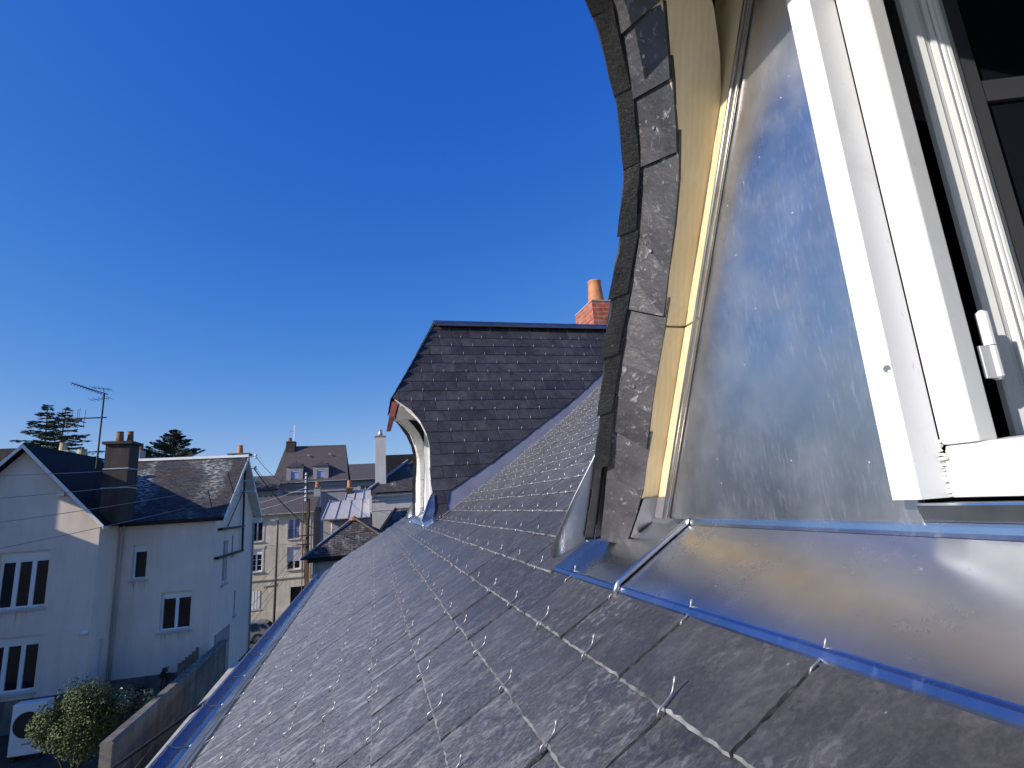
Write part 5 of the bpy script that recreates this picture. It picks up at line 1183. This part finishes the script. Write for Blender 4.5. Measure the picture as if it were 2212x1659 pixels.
cb_ = b.build('body', M['car_paint'], Cc); bv = cb_.modifiers.new('bevel', 'BEVEL'); bv.width = 0.05; bv.segments = 3
for s_y, yb2 in ((-1, 47.99), (1, 49.73)):
    for pts in ([(-0.62, 1.02), (-0.30, 1.10), (-0.60, 1.38), (-0.95, 1.30)], [(-1.75, 0.98), (-0.98, 1.0), (-1.02, 1.42), (-1.75, 1.43)], [(-2.70, 1.0), (-1.85, 0.98), (-1.85, 1.43), (-2.15, 1.36)]):
        g = MB(); g.face([(cx+x, yb2-s_y*(inset(z)+0.004), cz+z) for x, z in pts]); g.build('side_window', M['glass'], Cc, fix=False)
g = MB(); g.hexa([(cx-0.02, 48.25, cz+1.02), (cx+0.01, 48.25, cz+1.02), (cx+0.01, 49.45, cz+1.02), (cx-0.02, 49.45, cz+1.02), (cx-0.34, 48.32, cz+1.36), (cx-0.30, 48.32, cz+1.36), (cx-0.30, 49.4, cz+1.36), (cx-0.34, 49.4, cz+1.36)]); g.build('rear_window', M['glass'], Cc)
for y in (48.03, 49.55):
    g = MB(); g.box(cx-0.22, cx+0.03, y, y+0.14, cz+0.78, cz+0.95); g.build('tail_light', M['red_paint'], Cc)
for wx in (-0.95, -3.25):
    for y, sg_ in ((48.0, -1), (49.72, 1)):
        wcx, wcz = cx+wx, cz+0.33
        def disc(mb_, r0, r1, ya, yb_, n=24):
            a = [mb_.addv([(wcx+r*cos(2*pi*k/n), yy, wcz+r*sin(2*pi*k/n)) for k in range(n)]) for r, yy in ((r0, ya), (r1, ya), (r1, yb_), (r0, yb_))]
            for q in range(4):
                for k in range(n): mb_.addf((a[q]+k, a[q]+(k+1) % n, a[(q+1) % 4]+(k+1) % n, a[(q+1) % 4]+k))
        t = MB(); disc(t, 0.215, 0.33, y+sg_*0.02, y-sg_*0.18); to = t.build('wheel', M['tyre'], Cc)
        r_ = MB(); disc(r_, 0.19, 0.218, y+sg_*0.012, y-sg_*0.1)
        for k in range(5):
            for da in (-0.13, 0.13):
                a = 2*pi*k/5+0.3+da; r_.tube([(wcx+0.04*cos(a), y+sg_*0.01, wcz+0.04*sin(a)), (wcx+0.20*cos(a-da*0.3), y+sg_*0.005, wcz+0.20*sin(a-da*0.3))], 0.018, 5)
        r_.build('rim', M['rim'], to)
        k_ = MB(); k_.tube([(wcx, y-sg_*0.08, wcz), (wcx, y-sg_*0.10, wcz)], 0.2, 16); k_.build('brake_disc', M['black'], to)
        ar = MB(); disc(ar, 0.335, 0.39, y+sg_*0.008, y-sg_*0.05); ar.build('wheel_arch', M['black'], Cc)

# ------------------------------------------------------------------ garden things
gw = MB()
gw.hexa([(-5.50, 14.2, -6.2), (-5.28, 14.2, -6.2), (-5.28, 23.4, -6.2), (-5.50, 23.4, -6.2), (-5.50, 14.2, -4.42), (-5.28, 14.2, -4.42), (-5.28, 23.4, -4.40), (-5.50, 23.4, -4.40)])
gwo = MB()
W1 = thing('garden_wall', 'rough grey concrete garden wall running beside the blue gutter', 'wall', (-5.4, 17, -6.2))
gw.build('wall_body', M['concrete'], W1)
c = MB()
for i in range(24):
    y = 14.2+i*0.385; c.hexa([(-5.54+rng.uniform(-.01, .01), y, -4.42), (-5.24, y, -4.42), (-5.24, y+0.383, -4.42), (-5.54, y+0.383, -4.42), (-5.49, y, -4.36+rng.uniform(-.01, .01)), (-5.30, y, -4.36), (-5.30, y+0.383, -4.36+rng.uniform(-.01, .01)), (-5.49, y+0.383, -4.36)])
c.build('coping', M['concrete'], W1)
W2 = thing('low_wall', 'lower wall stub with white coping at the near end of the garden wall', 'wall', (-5.4, 12.5, -6.2))
c = MB(); c.box(-5.50, -5.28, 10.0, 14.15, -6.2, -4.90); c.build('wall_body', M['render_grey'], W2); c = MB(); c.box(-5.55, -5.44, 10.0, 14.1, -4.90, -4.84); c.build('coping', M['white'], W2)
W3 = thing('beige_wall', 'sunlit beige rendered wall between the garden wall and the gutter', 'wall', (-4.2, 15, -6.2))
c = MB(); c.hexa([(-4.6, 12.5, -6.2), (-4.45, 12.5, -6.2), (-3.9, 19.0, -6.2), (-4.05, 19.0, -6.2), (-4.6, 12.5, -4.95), (-4.45, 12.5, -4.95), (-3.9, 19.0, -4.2), (-4.05, 19.0, -4.2)]); c.build('wall_body', M['render_beige'], W3)
W4 = thing('wood_fence_panel', 'grey brown wooden fence panel standing against the cream house', 'fence', (-6.4, 23.0, -6.2))
for i in range(6):
    x = -6.70+i*0.108; c = MB(); c.box(x, x+0.102, 22.9, 22.93, -6.2, -4.86+i*0.085+rng.uniform(-.02, .02)); c.build('board', M['wood_grey'], W4)
AC = thing('heat_pump', 'pale outdoor heat pump unit with one big round black fan', 'heat pump', (-9.2, 19.4, -6.0))
c = MB(); c.box(-9.62, -8.80, 19.2, 19.55, -5.92, -4.62); co_ = c.build('casing', M['unit_white'], AC); bv = co_.modifiers.new('bevel', 'BEVEL'); bv.width = 0.03; bv.segments = 3
def ring_y(cx_, y_, cz_, r0, r1, ya, yb_, n=32):
    mb_ = MB(); a = [mb_.addv([(cx_+r*cos(2*pi*k/n), yy, cz_+r*sin(2*pi*k/n)) for k in range(n)]) for r, yy in ((r0, ya), (r1, ya), (r1, yb_), (r0, yb_))]
    for q in range(4):
        for k in range(n): mb_.addf((a[q]+k, a[q]+(k+1) % n, a[(q+1) % 4]+(k+1) % n, a[(q+1) % 4]+k))
    return mb_
ring_y(-9.22, 19.2, -5.16, 0.335, 0.375, 19.165, 19.21).build('fan_rim', M['unit_white'], AC)
c = MB(); c.tube([(-9.22, 19.185, -5.16), (-9.22, 19.21, -5.16)], 0.336, 32)
for k in range(1, 6): c.v += []
c.build('fan_grille', M['black'], AC)
c = MB(); c.box(-9.32, -9.10, 19.19, 19.20, -5.66, -5.62); c.build('name_plate', M['render_grey'], AC)
c = MB(); c.box(-9.55, -9.45, 19.2, 19.55, -6.1, -5.92); c.box(-8.97, -8.87, 19.2, 19.55, -6.1, -5.92); c.build('feet', M['black'], AC)

def leafy(name, label, cat, ctr, rad, n, mat, size, loc, lobes=9, seed=1):
    rr = random.Random(seed); o = thing(name, label, cat, loc)
    mb_ = MB(); L_ = []
    for i in range(lobes):
        a = rr.uniform(0, 2*pi); e = rr.uniform(-0.7, 1.0); k = rr.uniform(0.35, 0.75)
        L_.append((Vector((ctr[0]+rad[0]*k*cos(a)*cos(e), ctr[1]+rad[1]*k*sin(a)*cos(e), ctr[2]+rad[2]*k*sin(e))), rr.uniform(0.35, 0.6)))
    for i in range(n):
        c_, k = rr.choice(L_); d = Vector((rr.gauss(0, 1), rr.gauss(0, 1), rr.gauss(0, 1))).normalized(); q = rr.random()**0.4
        P = c_+Vector((d.x*rad[0], d.y*rad[1], d.z*rad[2]))*k*q
        nn = (d+Vector((rr.uniform(-1, 1), rr.uniform(-1, 1), rr.uniform(-0.2, 1.2)))).normalized(); t = nn.cross(Vector((rr.uniform(-1, 1), rr.uniform(-1, 1), rr.uniform(-1, 1)))).normalized(); b_ = nn.cross(t)
        sz = size*rr.uniform(0.6, 1.3)
        mb_.face([P-t*sz, P+b_*sz*0.45+nn*sz*0.15, P+t*sz, P-b_*sz*0.45+nn*sz*0.15])
    mb_.build('foliage', mat, o, fix=False)
    s2 = MB()
    for i in range(7):
        c_, k = rr.choice(L_); s2.tube([Vector(loc), Vector(loc).lerp(c_, 0.5)+Vector((rr.uniform(-.1, .1), 0, 0)), c_], 0.02, 5, rr=[0.035, 0.022, 0.008])
    s2.build('stems', M['bark'], o)
    return o
leafy('garden_shrub', 'large rounded shrub with sunlit yellow green leaves beside the heat pump', 'shrub', (-7.15, 17.0, -4.60), (0.95, 0.9, 1.15), 18000, M['leaves'], 0.036, (-7.1, 17.0, -6.1), 14, 4)
leafy('rose_bush', 'small silvery leaved bush leaning over the garden wall', 'bush', (-5.95, 17.0, -4.35), (0.45, 0.5, 0.5), 900, M['leaves2'], 0.045, (-5.9, 17.0, -6.1), 6, 9)
leafy('dark_pot_plant', 'dark potted plant against the cream wall, left of the fence panel', 'plant', (-7.95, 22.8, -5.6), (0.4, 0.3, 0.35), 350, M['needles'], 0.06, (-7.95, 22.8, -6.2), 5, 12)
leafy('round_pot_plant', 'second dark plant with round clumps near the wood fence panel', 'plant', (-7.15, 23.0, -5.15), (0.26, 0.25, 0.28), 300, M['needles2'], 0.05, (-7.15, 23.0, -6.2), 4, 15)
# dark beam crossing low over the passage
Bm = thing('dark_rail', 'long dark rail slanting across the passage at the bottom left', 'rail', (-4.6, 13, -4.7))
c = MB(); c.tube([(-5.6, 12.1, -4.83), (-3.0, 14.6, -3.58)], 0.035, 8); c.build('rail_tube', M['iron'], Bm)

# conifers
def conifer(name, label, tops, base, zmin, spread, mat, seed, layers, tuft=0.30, dens=1.0, droop=0.25, loc=None):
    rr = random.Random(seed); o = thing(name, label, 'tree', loc)
    tk = MB()
    for tp in tops: tk.tube([Vector(base), Vector(base).lerp(Vector(tp), 0.45)+Vector((rr.uniform(-.2, .2), 0, 0)), Vector(tp)], 0.3, 7, rr=[0.42, 0.22, 0.03])
    fo = MB(); br = MB()
    for ti, tp in enumerate(tops):
        tp = Vector(tp); H = tp.z-zmin
        for i in range(layers):
            t = (i+rr.random()*0.6)/layers; z = tp.z-H*t**1.15
            f = (z-base[2])/(tp.z-base[2]); ax_ = Vector((base[0]+(tp.x-base[0])*f, base[1]+(tp.y-base[1])*f, z))
            Rm = spread*(0.05+0.95*t**1.15)
            for k in range(rr.randint(5, 7)):
                a = rr.uniform(0, 2*pi); Ln = Rm*rr.uniform(0.55, 1.15); d = Vector((cos(a), sin(a), 0)); up_ = rr.uniform(0.05, 0.35)
                pts = [ax_+d*Ln*s+Vector((0, 0, Ln*(up_*s-droop*s*s*1.3)+rr.uniform(-.03, .03))) for s in (0, 0.3, 0.6, 0.85, 1.0)]
                br.tube(pts, 0.03, 4, rr=[0.05, 0.04, 0.025, 0.015, 0.006], cap=False)
                side_ = Vector((-d.y, d.x, 0)); m_ = int(Ln*26*dens)
                for q in range(m_):
                    s = rr.random()**0.65; j = min(int(s*4), 3); P = pts[j].lerp(pts[j+1], s*4-j)
                    wv = (0.26*Ln*(1-abs(s-0.45)*1.2)+0.08)
                    off_ = rr.gauss(0, 0.5)*wv; P = P+side_*off_+Vector((0, 0, -abs(off_)*0.15+rr.uniform(-0.06, 0.05)))
                    dd_ = (d*0.8+side_*(1 if off_ > 0 else -1)*rr.uniform(0.2, 1.0)+Vector((0, 0, rr.uniform(-0.25, 0.25)))).normalized(); sz = tuft*rr.uniform(0.5, 1.2); ww = Vector((rr.uniform(-1, 1), rr.uniform(-1, 1), rr.uniform(0, 1))).normalized()*sz*0.17
                    fo.face([P-dd_*sz*0.5-ww*0.4, P+ww, P+dd_*sz*0.6, P-ww])
    tk.build('trunk', M['bark'], o); br.build('branches', M['bark'], o, fix=False); fo.build('crown', mat, o, fix=False)
    return o
conifer('cedar_tree', 'wide cedar with two bent leading shoots behind the cream gable', [(-35.3, 70, 13.9), (-33.5, 70, 13.5)], (-34.3, 70, -9.9), 3.0, 6.8, M['needles'], 5, 28, 0.34, 1.5, 0.12, (-34.3, 70, -9.9))
conifer('fir_tree', 'dense pointed dark fir behind the ridge of the cream house', [(-19.25, 60, 9.1)], (-19.2, 60, -9.9), 3.0, 5.4, M['needles2'], 8, 30, 0.30, 3.0, -0.10, (-19.2, 60, -9.9))

# ------------------------------------------------------------------ overhead wires
def wire(label, pts, sag, r=0.008, mat='cable'):
    a, b = Vector(pts[0]), Vector(pts[1]); n = 16
    m_ = MB(); m_.tube([a.lerp(b, t/n)-Vector((0, 0, sag*4*(t/n)*(1-t/n))) for t in range(n+1)], r, 5)
    o = m_.build('overhead_wire', M[mat]); tag(o, label, 'wire', 'overhead wires between the houses')
    return o
wire('uppermost of the thin wires crossing the cream gable', ((-13.5, 10.5, 1.40), (-5.35, 27.70, 2.85)), 0.45, 0.010, 'cable_pale')
wire('second thin wire down across the cream gable', ((-13.5, 10.5, 0.55), (-5.35, 27.70, 2.30)), 0.35, 0.010, 'cable_pale')
wire('third thin wire down across the cream gable', ((-13.5, 10.5, -0.28), (-5.35, 27.70, 1.75)), 0.30, 0.010, 'cable_pale')
wire('lowest thin wire across the cream gable and corner', ((-13.5, 10.5, -1.25), (-5.35, 27.70, 1.25)), 0.25, 0.010, 'cable_pale')
wire('thick black cable slanting from the gable mast to the right', ((-5.40, 27.7, 2.25), (-3.95, 40.5, -1.0)), 0.35, 0.028)
wire('highest thin wire from the gable mast to the utility pole', ((-5.35, 27.70, 2.85), (-4.66, 41.85, 2.85)), 0.9, 0.012)
wire('second wire from the gable mast to the utility pole', ((-5.35, 27.70, 2.30), (-4.66, 41.85, 2.32)), 0.9, 0.012)
wire('pale wire crossing the beige house roof towards the pole', ((-14, 52, 0.7), (-4.66, 41.85, 1.88)), 0.3, 0.014, 'cable_pale')
wire('lower pale wire crossing the beige house roof', ((-14, 52, 0.2), (-4.66, 41.85, 1.30)), 0.3, 0.014, 'cable_pale')
wire('steep wire dropping from the pole behind the lamp', ((-4.7, 41.8, -2.1), (-12.0, 50, -9.2)), 0.3, 0.018)
wire('second steep wire dropping from the pole', ((-4.6, 41.8, -2.1), (-11.2, 50, -9.3)), 0.5, 0.014)
wire('third steep wire dropping from the pole', ((-4.8, 41.8, -1.5), (-12.8, 50, -8.6)), 0.3, 0.014)
wire('fourth steep wire dropping from the pole to the kerb', ((-4.5, 41.8, -2.1), (-10.4, 50, -9.4)), 0.3, 0.014)
wire('near thin cable low over the passage', ((-4.9, 11.5, -4.8), (-5.3, 23.0, -4.2)), 0.25, 0.010)
wire('second near cable low over the passage', ((-4.6, 11.5, -4.75), (-5.2, 23.5, -4.3)), 0.25, 0.010)
wire('wire from the utility pole to the tall house', ((-4.66, 41.85, 2.60), (-3.2, 68.1, 2.6)), 0.5, 0.016)
